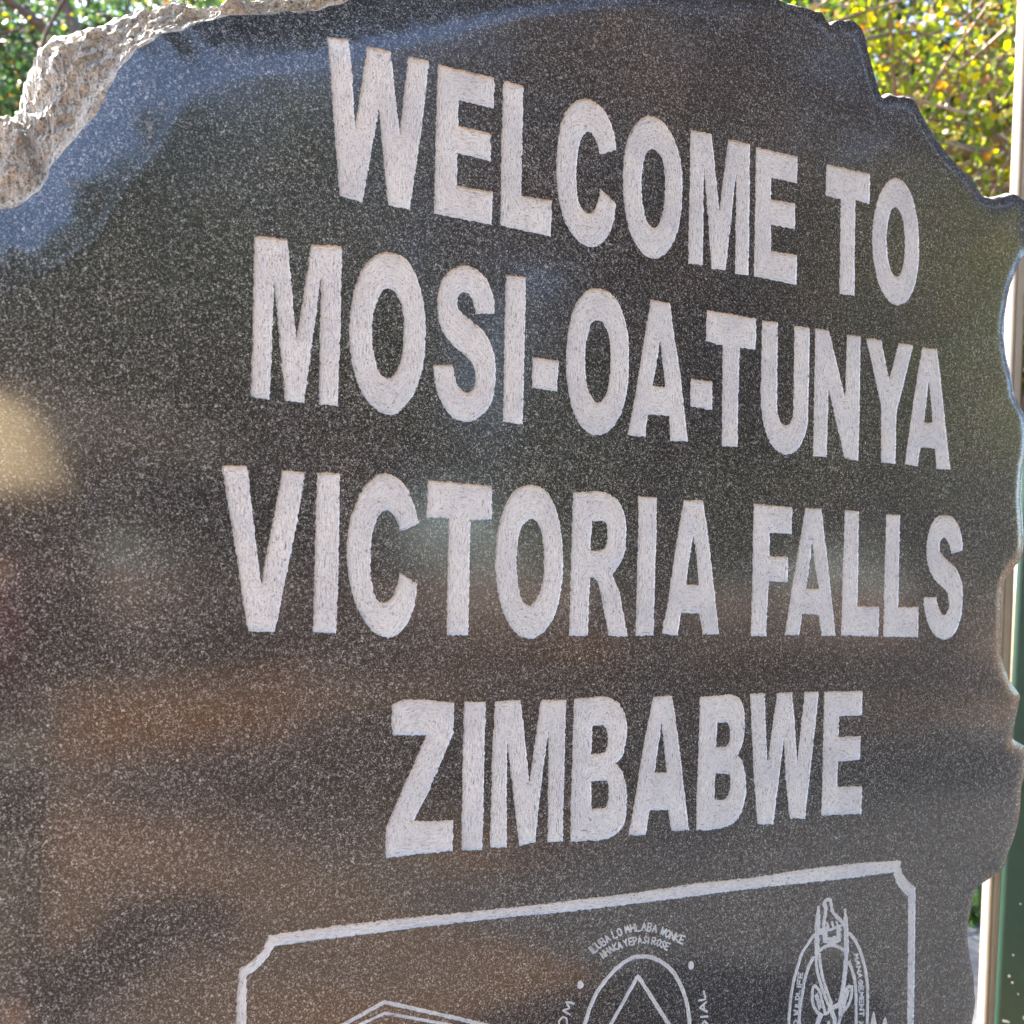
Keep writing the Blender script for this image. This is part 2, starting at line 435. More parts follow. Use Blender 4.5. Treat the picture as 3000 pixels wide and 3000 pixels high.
LETTERS = [
    # WELCOME TO
    ('A', [[(145, 100), (297, 130), (318, 390), (338, 757), (425, 180), (590, 215), (653, 800), (715, 252), (863, 287),
            (805, 800), (725, 1338), (573, 1308), (550, 1090), (507, 625), (455, 930), (390, 1285), (228, 1240), (180, 600)]]),
    ('A', [[(923, 312), (1322, 405), (1318, 622), (1070, 565), (1068, 745), (1298, 800), (1295, 997), (1062, 938),
            (1058, 1168), (1310, 1215), (1305, 1447), (895, 1365), (905, 1000), (915, 600)]]),
    ('A', [[(1385, 425), (1528, 462), (1522, 800), (1510, 1240), (1728, 1275), (1722, 1530), (1365, 1450), (1370, 1000), (1378, 700)]]),
    ('B', [[(342, 320), (262, 342)] + sm((240, 265), (205, 232), (168, 270), (148, 400), (150, 520), (170, 600), (205, 632), (242, 598))
           + [(262, 510), (340, 580)] + sm((328, 680), (290, 760), (230, 797), (160, 770), (85, 660), (50, 450), (65, 220), (110, 110), (190, 67), (270, 110), (320, 200))]),
    ('B', [sm((508, 150), (590, 200), (650, 330), (670, 500), (655, 680), (610, 800), (530, 855), (450, 800), (395, 660), (376, 460), (395, 280), (440, 190)),
           sm((525, 315), (570, 370), (583, 480), (577, 600), (555, 680), (525, 702), (490, 660), (472, 560), (468, 450), (485, 350))]),
    ('B', [[(708, 218), (705, 500), (698, 878), (770, 884), (775, 400), (815, 903), (883, 910), (935, 430), (930, 930), (996, 935),
            (1000, 600), (1002, 290), (895, 265), (852, 615), (812, 240)]]),
    ('B', [[(1032, 305), (1238, 350), (1235, 482), (1107, 455), (1105, 562), (1226, 580), (1225, 708), (1106, 685), (1107, 815),
            (1235, 835), (1232, 982), (1022, 940), (1028, 600)]]),
    ('B', [[(1380, 387), (1595, 435), (1593, 583), (1523, 565), (1520, 800), (1518, 1033), (1443, 1028), (1448, 700), (1450, 560), (1375, 542)]]),
    ('B', [sm((1720, 455), (1780, 500), (1825, 640), (1836, 780), (1825, 940), (1785, 1050), (1735, 1082), (1680, 1055), (1630, 950), (1605, 780), (1615, 640), (1655, 510)),
           sm((1717, 600), (1750, 640), (1765, 740), (1762, 860), (1745, 925), (1722, 943), (1697, 910), (1680, 820), (1678, 720), (1693, 635))]),
    # MOSI-OA-TUNYA
    ('C', [[(97, 85), (88, 600), (75, 1100), (193, 1117), (222, 375), (290, 1125), (410, 1138), (517, 345), (502, 1145), (622, 1158),
            (640, 650), (650, 170), (640, 150), (455, 138), (362, 740), (305, 108)]]),
    ('C', [sm((945, 190), (1050, 235), (1130, 380), (1172, 600), (1165, 850), (1110, 1060), (1030, 1175), (955, 1212), (850, 1170), (745, 1010), (697, 750), (710, 500), (770, 310), (860, 210)),
           sm((925, 420), (990, 455), (1030, 570), (1035, 720), (1015, 880), (975, 960), (930, 985), (880, 940), (845, 800), (840, 650), (865, 510))]),
    ('C', [[(1605, 580), (1488, 580)] + sm((1475, 520), (1450, 460), (1415, 445), (1385, 460), (1372, 510), (1395, 570), (1460, 620), (1530, 680), (1585, 770), (1610, 880), (1610, 1020), (1580, 1150), (1510, 1230), (1430, 1258), (1350, 1235), (1280, 1150), (1235, 1020))
           + [(1222, 900), (1347, 895)] + sm((1360, 990), (1390, 1050), (1430, 1075), (1470, 1050), (1488, 970), (1465, 890), (1410, 830), (1340, 770), (1275, 680), (1248, 560), (1258, 420), (1310, 320), (1400, 275), (1490, 295), (1560, 370), (1600, 480))]),
    ('C', [[(1678, 333), (1803, 348), (1800, 600), (1783, 1275), (1660, 1258), (1668, 700)]]),
    ('D', [[(85, 352), (195, 367), (187, 497), (82, 482)]]),
    ('D4', [sm((430, -44), (520, -20), (600, 50), (660, 180), (700, 340), (710, 560), (700, 780), (660, 980), (590, 1120), (520, 1190), (440, 1215), (350, 1185), (260, 1080), (200, 900), (172, 680), (172, 480), (195, 280), (240, 120), (310, 10), (370, -35)),
            sm((435, 230), (490, 260), (535, 360), (550, 520), (545, 700), (515, 850), (480, 915), (440, 935), (400, 905), (355, 810), (335, 680), (335, 480), (355, 350), (385, 265))]),
    ('D4', [[(900, 52), (1062, 80), (1090, 300), (1150, 680), (1218, 1270), (1065, 1260), (1055, 1048), (870, 1040), (850, 1230), (697, 1215), (740, 1000), (800, 650), (860, 270)],
            [(977, 395), (1000, 600), (1022, 802), (910, 788), (940, 650)]]),
    ('D4', [[(1243, 730), (1428, 755), (1425, 1000), (1238, 968)]]),
    ('D4', [[(1378, 140), (1802, 215), (1798, 480), (1660, 462), (1650, 900), (1645, 1315), (1510, 1310), (1512, 900), (1515, 442), (1375, 410), (1370, 300)]]),
    ('Z3', [[(80, 575), (190, 588), (187, 1180)] + sm((195, 1250), (215, 1300), (245, 1320), (280, 1300)) + [(303, 1200), (305, 900), (308, 612), (416, 628), (412, 1000), (405, 1260)]
            + sm((390, 1370), (340, 1480), (265, 1525), (190, 1500), (120, 1400), (80, 1240)) + [(72, 1000)]]),
    ('Z3', [[(455, 632), (553, 648), (668, 1130), (680, 677), (775, 685), (770, 1200), (760, 1570), (665, 1552), (550, 1060), (545, 1300), (538, 1545), (443, 1535), (450, 1000)]]),
    ('Z3', [[(815, 700), (922, 712), (978, 1000), (1045, 738), (1150, 750), (1030, 1230), (1022, 1590), (920, 1585), (922, 1180)]]),
    ('Z3', [[(1212, 765), (1317, 778), (1345, 1000), (1410, 1632), (1313, 1628), (1302, 1483), (1200, 1475), (1180, 1610), (1090, 1595), (1150, 1150)],
            [(1260, 1000), (1272, 1130), (1285, 1300), (1227, 1295), (1242, 1150)]]),
    # VICTORIA FALLS
    ('E', [[(87, 112), (218, 112), (245, 350), (290, 720), (400, 138), (518, 145), (470, 430), (360, 970), (222, 965), (170, 620)]]),
    ('E', [[(577, 148), (695, 150), (690, 600), (677, 975), (557, 970), (568, 500)]]),
    ('E', [[(1103, 410), (1003, 455)] + sm((980, 380), (940, 343), (895, 370), (862, 480), (852, 620), (865, 750), (890, 805), (920, 818), (965, 785), (990, 720)) + [(1003, 660), (1092, 722)]
           + sm((1085, 800), (1055, 900), (1000, 975), (930, 997), (850, 950), (775, 820), (735, 640), (735, 480), (775, 310), (850, 190), (940, 152), (1030, 215), (1075, 310))]),
    ('E', [[(1147, 188), (1475, 215), (1477, 390), (1365, 392), (1362, 600), (1355, 985), (1243, 985), (1250, 600), (1255, 385), (1140, 378)]]),
    ('E', [sm((1670, 213), (1750, 240), (1810, 350), (1840, 540), (1835, 720), (1800, 880), (1740, 970), (1670, 1003), (1590, 965), (1530, 850), (1497, 680), (1500, 500), (1535, 340), (1590, 245)),
           sm((1685, 385), (1720, 430), (1742, 540), (1738, 690), (1710, 790), (1665, 832), (1625, 790), (1605, 680), (1605, 550), (1630, 430))]),
    ('F2', [[(250, 135), (430, 128)] + sm((560, 140), (680, 220), (745, 380), (752, 550), (735, 720)) + [(620, 910), (690, 1080), (768, 1500), (585, 1490), (510, 1080)]
            + sm((480, 985), (450, 945)) + [(410, 940), (400, 1200), (390, 1490), (212, 1490), (225, 1100), (240, 500)],
            [(432, 408), (540, 408)] + sm((570, 450), (572, 580), (555, 650)) + [(500, 688), (415, 685)]]),
    ('F2', [[(865, 170), (1043, 185), (1040, 500), (1030, 800), (1010, 1490), (842, 1485), (855, 900), (870, 400)]]),
    ('F2', [[(1300, 210), (1480, 210), (1515, 420), (1570, 900), (1632, 1475), (1480, 1480), (1445, 1280), (1270, 1275), (1240, 1490), (1088, 1465), (1150, 1150), (1230, 600)],
            [(1387, 545), (1408, 650), (1442, 1010), (1322, 1005), (1345, 800)]]),
    ('Z4', [[(22, -58), (295, -34), (290, 155), (138, 145), (133, 310), (265, 318), (262, 498), (128, 490), (115, 700), (110, 880), (0, 878), (10, 500)]]),
    ('Z4', [[(387, -30), (500, -25), (545, 350), (600, 878), (500, 878), (480, 728), (362, 720), (345, 870), (240, 872), (300, 490)],
            [(437, 210), (455, 380), (482, 545), (392, 540), (415, 380)]]),
    ('Z4', [[(667, -14), (766, -6), (755, 665), (907, 668), (902, 882), (640, 872), (650, 450)]]),
    ('Z4', [[(958, 18), (1055, 20), (1042, 672), (1187, 672), (1182, 885), (937, 882), (945, 450)]]),
    ('Z4', [[(1495, 272), (1415, 295)] + sm((1400, 230), (1365, 182), (1340, 210), (1340, 280), (1390, 340), (1450, 400), (1490, 500), (1497, 620), (1480, 760), (1430, 870), (1360, 900), (1290, 860), (1240, 750))
            + [(1222, 605), (1312, 600)] + sm((1325, 670), (1360, 730), (1395, 690), (1400, 640), (1380, 560), (1310, 490), (1260, 400), (1243, 280), (1258, 140), (1300, 50), (1370, 20), (1440, 50), (1485, 150))]),
    # ZIMBABWE
    ('G1', [[(128, 160), (200, 128), (360, 122), (588, 150), (580, 380), (400, 800), (288, 1030), (400, 1035), (578, 1020), (573, 1250), (80, 1305), (72, 1250), (78, 1080), (180, 840), (380, 390), (135, 395), (118, 310)]]),
    ('G1', [[(660, 140), (820, 140), (810, 600), (795, 1248), (640, 1250), (648, 700)]]),
    ('G1', [[(890, 135), (870, 500), (850, 1215), (860, 1230), (975, 1225), (980, 440), (1070, 1215), (1185, 1190), (1240, 700), (1287, 360), (1280, 1185), (1392, 1180),
             (1405, 600), (1418, 125), (1230, 130), (1145, 740), (1080, 130)]]),
    ('G1', [[(1478, 120), (1600, 108)] + sm((1740, 112), (1830, 180), (1868, 300), (1865, 430), (1835, 550)) + [(1780, 600)]
            + sm((1830, 650), (1868, 780), (1868, 920), (1845, 1060), (1760, 1145)) + [(1620, 1175), (1450, 1185), (1452, 900), (1465, 500)],
            [(1615, 325), (1690, 312)] + sm((1725, 370), (1725, 460)) + [(1700, 520), (1605, 530)],
            [(1605, 735), (1720, 725)] + sm((1735, 800), (1725, 900)) + [(1700, 935), (1605, 940)]]),
    ('G2', [[(285, 155), (430, 148), (470, 430), (520, 850), (555, 1150), (425, 1155), (400, 1000), (262, 1000), (232, 1185), (102, 1188), (150, 930), (210, 550)],
            [(350, 345), (362, 480), (388, 718), (298, 718), (320, 560)]]),
    ('G2', [[(637, 155), (800, 145)] + sm((910, 150), (955, 210), (973, 330), (965, 470)) + [(920, 590)] + sm((960, 660), (982, 800), (970, 940), (925, 1060), (820, 1130)) + [(610, 1145), (612, 900), (628, 500)],
            [(768, 350), (835, 345)] + sm((862, 410), (855, 490)) + [(830, 530), (757, 530)],
            [(752, 725), (858, 735)] + sm((865, 820), (845, 890)) + [(810, 925), (745, 925)]]),
    ('G2', [[(1012, 133), (1122, 130), (1130, 400), (1143, 650), (1190, 300), (1215, 125), (1325, 122), (1345, 350), (1365, 640), (1400, 300), (1420, 118), (1525, 118), (1485, 500),
             (1422, 1068), (1310, 1062), (1280, 800), (1265, 470), (1230, 750), (1185, 1108), (1068, 1105), (1040, 750)]]),
    ('G2', [[(1565, 118), (1850, 112), (1845, 295), (1675, 300), (1670, 455), (1833, 450), (1830, 625), (1668, 640), (1662, 825), (1848, 822), (1840, 1028), (1545, 1042), (1555, 600)]]),
]
LETTER_NAMES = list('WELCOMETO') + list('MOSI') + ['hyphen'] + list('OA') + ['hyphen'] + list('TUNYA') + list('VICTORIAFALLS') + list('ZIMBABWE')
assert len(LETTERS) == len(LETTER_NAMES)


def crop_px(key, pts):
    ox, oy, s = CROPS[key]
    return [(ox + p[0] * s, oy + p[1] * s, (p[2] if len(p) > 2 else 0)) for p in pts]


def resample_loop(pts, step, closed=True):
    """pts: uv points with a smooth flag; returns evenly spaced points along it"""
    P = np.array([p[:2] for p in pts])
    F = [p[2] for p in pts]
    n = len(P)
    out = []
    for i in range(n if closed else n - 1):
        j = (i + 1) % n
        a, b = P[i], P[j]
        L = np.linalg.norm(b - a)

        def tan(k):
            if not F[k] or (not closed and k in (0, n - 1)):
                return None
            t = P[(k + 1) % n] - P[(k - 1) % n]
            return t / (np.linalg.norm(t) + 1e-9) * L
        ta, tb = tan(i), tan(j)
        if ta is None and tb is None:
            ta = tb = b - a
        elif ta is None:
            ta = 2 * (b - a) - tb
        elif tb is None:
            tb = 2 * (b - a) - ta
        k = max(1, int(round(L / step)))
        for q in range(k):
            t = q / k
            h00 = 2 * t ** 3 - 3 * t ** 2 + 1
            h10 = t ** 3 - 2 * t ** 2 + t
            h01 = -2 * t ** 3 + 3 * t ** 2
            h11 = t ** 3 - t ** 2
            out.append(h00 * a + h10 * ta + h01 * b + h11 * tb)
    if not closed:
        out.append(P[-1])
    return np.array(out)


# --- stone outline, front edge F with outer silhouette Sx behind it
PAIRS = [  # front edge x, y, silhouette x, y, silhouette depth
    (-430, 3200, -600, 3200, .17), (-400, 2000, -590, 2000, .17), (-330, 1300, -540, 1300, .17), (-220, 850, -430, 800, .16),
    (-110, 670, -250, 520, .15), (0, 606, -110, 425, .10), (60, 578, -50, 380, .09), (95, 558, -10, 360, .085), (120, 545, 26, 349, .085), (128, 520, 46, 343, .145), (142, 485, 52, 322, .16),
    (165, 450, 60, 290, .16), (190, 420, 75, 250, .16), (225, 385, 88, 215, .155), (255, 350, 100, 182, .15), (290, 310, 120, 155, .145),
    (310, 270, 150, 135, .14), (330, 225, 195, 115, .13), (355, 180, 240, 97, .12), (385, 140, 300, 75, .11), (430, 110, 365, 62, .10),
    (480, 90, 430, 43, .09), (550, 60, 520, 25, .08), (620, 38, 600, 14, .07), (700, 24, 690, 2, .06), (780, 20, 785, -8, .06), (900, 12, 905, -20, .06),
    (1000, -8, 1005, -36, .06), (1150, -42, 1150, -72, .05), (1500, -70, 1500, -100, .04), (1900, -62, 1900, -85, .03), (2120, -40, 2122, -55, .025), (2200, -18, 2204, -28, .02)]
RIGHT = []
for key, pts in (
        ('Z2', [(100, -20), (180, 22), (385, 75), (460, 110), (495, 165), (512, 190), (530, 172), (570, 155), (610, 162), (665, 150), (740, 220), (770, 300), (800, 420), (850, 560), (890, 690), (940, 672),
                (1000, 690), (1090, 700), (1140, 760), (1180, 840), (1270, 1010), (1400, 1150), (1540, 1310), (1590, 1385), (1640, 1400), (1720, 1392), (1800, 1370), (1870, 1410), (1925, 1450), (1932, 1550), (1915, 1680)]),
        ('Z3', [(1928, 45), (1905, 120), (1860, 190), (1820, 290), (1790, 420), (1760, 600), (1755, 720), (1770, 860), (1800, 1000), (1815, 1100), (1870, 1190), (1905, 1290), (1915, 1400),
                (1905, 1560), (1885, 1620), (1870, 1720), (1868, 1860)]),
        ('Z4', [(1880, 0), (1895, 150), (1890, 290), (1860, 360), (1810, 420), (1760, 490), (1742, 560), (1732, 800), (1728, 1000), (1750, 1080), (1790, 1170), (1830, 1220), (1867, 1280),
                (1860, 1340), (1830, 1450), (1808, 1540), (1800, 1570), (1830, 1598), (1895, 1635), (1900, 1680), (1890, 1860)]),
        ('Z5', [(1868, 0), (1850, 200), (1830, 320), (1800, 410), (1765, 500), (1755, 560), (1690, 620), (1550, 730), (1520, 830), (1490, 1000), (1505, 1180), (1530, 1300), (1535, 1420),
                (1550, 1500), (1545, 1600), (1530, 1690), (1545, 1850), (1600, 2050), (1590, 2300), (1650, 2550)])):
    RIGHT += [(x, y) for x, y, _ in crop_px(key, pts)]

pf = to_uv([(p[0], p[1]) for p in PAIRS])
ps = np.array([to_uv([(p[2], p[3])], p[4])[0] for p in PAIRS])
pw = np.array([p[4] for p in PAIRS])
wr = 0.022
rs = to_uv(RIGHT, wr)
# offset the right-hand silhouette inwards to get its front edge
tg = np.roll(rs, -1, 0) - np.roll(rs, 1, 0)
tg[0], tg[-1] = rs[1] - rs[0], rs[-1] - rs[-2]
nn = np.stack([tg[:, 1], -tg[:, 0]], 1)
nn /= np.linalg.norm(nn, axis=1)[:, None] + 1e-9      # travelling clockwise: interior on the right-hand side
rf = rs + nn * np.array([[0.008 + 0.006 * noise.noise(Vector((p[0] * 14, p[1] * 14, 1)))] for p in rs])
BOT = -0.12
fl = [np.array([pf[0][0] - 0.005, BOT])] + list(pf) + list(rf) + [np.array([rf[-1][0] + 0.02, BOT])]
sl = [np.array([ps[0][0] - 0.02, BOT])] + list(ps) + list(rs) + [np.array([rs[-1][0] + 0.022, BOT])]
wl = [pw[0]] + list(pw) + [wr] * len(rs) + [wr]
isleft = [1.0] + [1.0] * (len(pf) - 4) + [0.6, 0.4, 0.25, 0.1] + [0.0] * len(rs) + [0.0]
fl, sl, wl, isleft = np.array(fl), np.array(sl), np.array(wl), np.array(isleft)
# resample the pairs together
STEP = 0.0045
Fp, Sp, Wp, Lp = [], [], [], []
n0 = len(fl)
for i in range(n0):
    j = (i + 1) % n0
    L = max(np.linalg.norm(fl[j] - fl[i]), np.linalg.norm(sl[j] - sl[i]))
    bottom = (i == n0 - 1)
    k = max(1, int(round(L / (STEP if not bottom else 0.03))))
    for q in range(k):
        t = q / k
        if 0 < i < n0 - 2 and not bottom:      # gentle Catmull-Rom
            def cr(A):
                a, b, c, d = A[i - 1], A[i], A[j], A[min(j + 1, n0 - 1)]
                return b + 0.5 * t * ((c - a) + t * (2 * a - 5 * b + 4 * c - d + t * (3 * (b - c) + d - a)))
            Fp.append(cr(fl) * 0.7 + 0.3 * (fl[i] * (1 - t) + fl[j] * t))
            Sp.append(cr(sl) * 0.7 + 0.3 * (sl[i] * (1 - t) + sl[j] * t))
        else:
            Fp.append(fl[i] * (1 - t) + fl[j] * t)
            Sp.append(sl[i] * (1 - t) + sl[j] * t)
        Wp.append(wl[i] * (1 - t) + wl[j] * t)
        Lp.append(isleft[i] * (1 - t) + isleft[j] * t)
Fp, Sp, Wp, Lp = np.array(Fp), np.array(Sp), np.array(Wp), np.array(Lp)
NO = len(Fp)
for i in range(NO):     # small chips along the front edge
    q = Vector((Fp[i][0] * 40, Fp[i][1] * 40, 3))
    amp = 0.0035 * Lp[i] + 0.0016
    Fp[i] += amp * np.array([noise.noise(q), noise.noise(q + Vector((9, 4, 2)))])

# --- engraved shapes in uv
shapes = []      # dict(kind, loops or strokes, depth, name)
for (key, loops), nm in zip(LETTERS, LETTER_NAMES):
    lp = []
    for l in loops:
        px = crop_px(key, l)
        uv = to_uv([(p[0], p[1]) for p in px])
        pts = resample_loop([(u, v, p[2]) for (u, v), p in zip(uv, px)], 0.0032)
        pts = pts + rng.normal(0, 0.00055, pts.shape)
        lp.append(pts)
    shapes.append(dict(loops=lp, strokes=[], depth=0.0025, name='hyphen' if nm == 'hyphen' else 'letter'))

# border with notched corners
fo = [(690, 3000, 0), (695, 2900, 0), (702, 2838, 0), (745, 2810, 1), (770, 2780, 1), (786, 2740, 0), (973, 2714, 0), (1159, 2692, 0), (1500, 2658, 0), (1717, 2632, 0), (1862, 2615, 0),
      (2043, 2587, 0), (2200, 2572, 0), (2366, 2546, 0), (2531, 2527, 0), (2639, 2521, 0), (2640, 2544, 0), (2652, 2573, 1), (2681, 2598, 0), (2681, 2673, 0), (2676, 3000, 0)]
fi = [(2657, 3000, 0), (2660, 2627, 0), (2639, 2606, 1), (2624, 2582, 1), (2619, 2556, 0), (2448, 2578, 0), (2200, 2604, 0), (2007, 2629, 0), (1862, 2647, 0), (1681, 2669, 0), (1500, 2685, 0),
      (1252, 2714, 0), (973, 2749, 0), (805, 2772, 0), (791, 2793, 1), (763, 2828, 1), (723, 2859, 0), (722, 2919, 0), (722, 3000, 0)]
uo = [(u, v, p[2]) for (u, v), p in zip(to_uv([q[:2] for q in fo]), fo)]
ui = [(u, v, p[2]) for (u, v), p in zip(to_uv([q[:2] for q in fi]), fi)]
VB = 0.30
lo_u, ro_u, li_u, ri_u = uo[0][0], uo[-1][0], ui[-1][0], ui[0][0]
loop = uo + [(ro_u, VB, 0), (lo_u, VB, 0)]
loop_in = ui + [(li_u, VB + 0.013, 0), (ri_u, VB + 0.013, 0)]
bl = []
for l in (loop, loop_in):
    pts = resample_loop(l, 0.0032)
    bl.append(pts + rng.normal(0, 0.0006, pts.shape))
shapes.append(dict(loops=bl, strokes=[], depth=0.0020, name='border'))

# emblems: centre lines with a width (in pixels of the enlargement)
GLYPH = {   # single-stroke capitals in a 0..1 box, y up
    'A': [[(0, 0), (.5, 1), (1, 0)], [(.2, .38), (.8, .38)]], 'B': [[(0, 0), (0, 1), (.7, 1), (.85, .75), (.6, .52), (0, .52)], [(.6, .52), (.95, .25), (.7, 0), (0, 0)]],
    'D': [[(0, 0), (0, 1), (.6, .95), (1, .5), (.6, .05), (0, 0)]], 'E': [[(1, 1), (0, 1), (0, 0), (1, 0)], [(0, .5), (.8, .5)]], 'F': [[(1, 1), (0, 1), (0, 0)], [(0, .5), (.8, .5)]],
    'G': [[(1, .85), (.5, 1), (0, .5), (.5, 0), (1, .2), (1, .5), (.6, .5)]], 'H': [[(0, 0), (0, 1)], [(1, 0), (1, 1)], [(0, .5), (1, .5)]], 'I': [[(.5, 0), (.5, 1)]],
    'K': [[(0, 0), (0, 1)], [(1, 1), (0, .45), (1, 0)]], 'L': [[(0, 1), (0, 0), (.9, 0)]], 'M': [[(0, 0), (.1, 1), (.5, .35), (.9, 1), (1, 0)]], 'N': [[(0, 0), (0, 1), (1, 0), (1, 1)]],
    'O': [[(.5, 1), (.05, .75), (.05, .25), (.5, 0), (.95, .25), (.95, .75), (.5, 1)]], 'P': [[(0, 0), (0, 1), (.8, 1), (.9, .7), (.7, .5), (0, .5)]],
    'R': [[(0, 0), (0, 1), (.8, 1), (.9, .7), (.7, .5), (0, .5)], [(.4, .5), (1, 0)]], 'S': [[(.95, .85), (.5, 1), (.1, .78), (.5, .5), (.9, .25), (.5, 0), (.05, .15)]],
    'T': [[(0, 1), (1, 1)], [(.5, 1), (.5, 0)]], 'U': [[(0, 1), (0, .2), (.5, 0), (1, .2), (1, 1)]], 'W': [[(0, 1), (.25, 0), (.5, .7), (.75, 0), (1, 1)]],
    'Y': [[(0, 1), (.5, .5), (1, 1)], [(.5, .5), (.5, 0)]]}


def text_on_path(txt, path, h, narrow=0.75):
    """strokes (same pixel space as path, y down) of txt spread evenly along path; h is the letter height"""
    P = np.array(path, float)
    seg = np.linalg.norm(np.diff(P, axis=0), axis=1)
    cum = np.concatenate([[0], np.cumsum(seg)])
    wts = [0.45 if c in 'I ' else 1.0 for c in txt]
    unit = cum[-1] / sum(wts)
    out, s = [], 0.0   # one list of strokes for each letter
    for c, wt in zip(txt, wts):
        cw = unit * wt
        mid = s + cw / 2
        s += cw
        if c == ' ':
            continue
        x = np.interp(mid, cum, P[:, 0])
        y = np.interp(mid, cum, P[:, 1])
        e = 0.35 * unit
        t = np.array([np.interp(mid + e, cum, P[:, 0]) - np.interp(mid - e, cum, P[:, 0]), np.interp(mid + e, cum, P[:, 1]) - np.interp(mid - e, cum, P[:, 1])])
        t /= np.linalg.norm(t) + 1e-9
        up = np.array([t[1], -t[0]])
        gw = cw * narrow
        out.append([[(x + t[0] * (gx - .5) * gw + up[0] * gy * h, y + t[1] * (gx - .5) * gw + up[1] * gy * h) for gx, gy in st] for st in GLYPH[c]])
    return out


def circle(x, y, r, ry=None):
    ry = ry or r
    return [(x + r * math.cos(a) * .5, y + ry * math.sin(a) * .5) for a in np.linspace(0, 2 * math.pi, 9)]


EMBLEMS = [
    ('H', [([(600, 1245), (880, 1073), (1130, 935), (1420, 1000), (1740, 1073), (2050, 1150)], 21), ([(780, 1180), (985, 1073), (1130, 1005), (1300, 1035), (1510, 1073), (1800, 1140)], 17),
           ([(640, 1230), (640, 1500), (2000, 1420), (2000, 1150)], 18)], []),
    ('Z6', [([(560, 1640), (570, 1450), (590, 1375), (640, 1220), (720, 1070), (850, 925), (950, 855), (1060, 832), (1170, 858), (1290, 945), (1370, 1080), (1415, 1220), (1435, 1380), (1430, 1620)], 28),
            ([(700, 1560), (800, 1380), (1017, 990), (1265, 1380), (1380, 1560), (700, 1600)], 27),
            (circle(552, 1063, 26, 40), 26), (circle(1447, 907, 24, 46), 24)],
     [('ILUBA LO MHLABA WONKE', [(650, 815), (720, 760), (820, 690), (940, 640), (1060, 620), (1170, 640), (1270, 690), (1385, 735)], 62, 12),
      ('NHAKA YEPASI ROSE', [(735, 850), (820, 790), (940, 745), (1060, 725), (1160, 740), (1260, 785)], 56, 12),
      ('OM', [(425, 1440), (455, 1345), (510, 1200)], 70, 14), ('DIAL', [(1590, 1445), (1585, 1340), (1570, 1200), (1545, 1090)], 58, 14)]),
    ('R5', [([(575, 275), (566, 400)], 38), ([(566, 400), (552, 650), (550, 920)], 58), ([(543, 930), (543, 1130), (580, 1300), (640, 1480), (700, 1640), (722, 1690), (705, 1770), (672, 1790)], 32),
            ([(585, 940), (600, 1120), (640, 1320), (700, 1500), (755, 1650)], 32), ([(945, 310), (955, 430)], 28), ([(955, 430), (960, 700), (965, 900)], 54), ([(965, 900), (950, 1100), (932, 1300), (900, 1500), (872, 1640)], 48), ([(872, 1640), (800, 1685)], 40),
            ([(645, 255), (670, 200), (705, 168), (745, 185), (752, 250), (762, 315), (820, 400), (900, 480), (935, 515)], 36), ([(675, 260), (670, 360), (655, 450), (645, 550)], 38),
            ([(640, 560), (672, 602), (740, 600), (800, 575), (910, 532)], 26), ([(690, 497), (718, 590)], 26), ([(760, 485), (785, 575)], 26), ([(825, 485), (850, 550)], 24),
            ([(668, 600), (664, 750), (760, 755), (860, 735), (862, 580)], 54), ([(615, 605), (617, 645)], 46), ([(700, 740), (830, 715)], 44),
            ([(605, 885), (660, 840), (760, 815), (850, 840), (935, 895)], 32),
            ([(515, 670), (430, 790), (340, 930), (290, 1080), (240, 1250), (200, 1420), (175, 1600), (155, 1800), (150, 1932), (160, 2200), (200, 2400)], 33),
            ([(500, 990), (430, 1130), (375, 1310), (345, 1480), (315, 1660), (300, 1800), (300, 1932), (310, 2200)], 35),
            ([(1010, 650), (1080, 740), (1150, 880), (1195, 1020), (1235, 1200), (1260, 1400), (1262, 1650), (1255, 1932), (1235, 2200), (1190, 2400)], 33),
            ([(1000, 1050), (1040, 1160), (1080, 1300), (1095, 1450), (1100, 1650), (1100, 1932), (1085, 2200)], 33),
            ([(510, 1390), (487, 1440), (482, 1580), (510, 1700), (580, 1790), (620, 1810)], 32), ([(510, 1390), (580, 1460), (610, 1560), (640, 1680), (665, 1790)], 30), ([(540, 1530), (572, 1620), (588, 1700)], 42),
            ([(1000, 1400), (1038, 1405), (1038, 1500), (1010, 1620), (960, 1700), (900, 1790), (860, 1900), (850, 2050)], 34), ([(1000, 1400), (940, 1470), (912, 1560), (905, 1640)], 34), ([(985, 1470), (962, 1550), (920, 1690)], 36),
            ([(755, 1690), (762, 1770), (790, 1850), (800, 1932), (800, 2100)], 44), ([(812, 1690), (852, 1655), (880, 1720), (872, 1790)], 44), ([(590, 1830), (555, 1932), (540, 2060)], 55), ([(710, 1900), (720, 2000)], 36),
            ([(1300, 2150), (1345, 1770), (1385, 2050)], 30), ([(1385, 2050), (1420, 2150), (1510, 1850), (1560, 2200)], 28)],
     [('D', [(277, 1960), (277, 1870)], 60, 18), ('W', [(277, 1815), (280, 1730)], 58, 17), ('ILDL', [(288, 1710), (308, 1440)], 52, 17), ('IFE', [(318, 1430), (325, 1380), (350, 1200)], 58, 17),
      ('MANAGEMENT', [(1068, 940), (1090, 1040), (1110, 1160), (1130, 1300), (1145, 1500), (1150, 1830)], 58, 17), ('A', [(1140, 1890), (1140, 1970)], 58, 17)]),
]
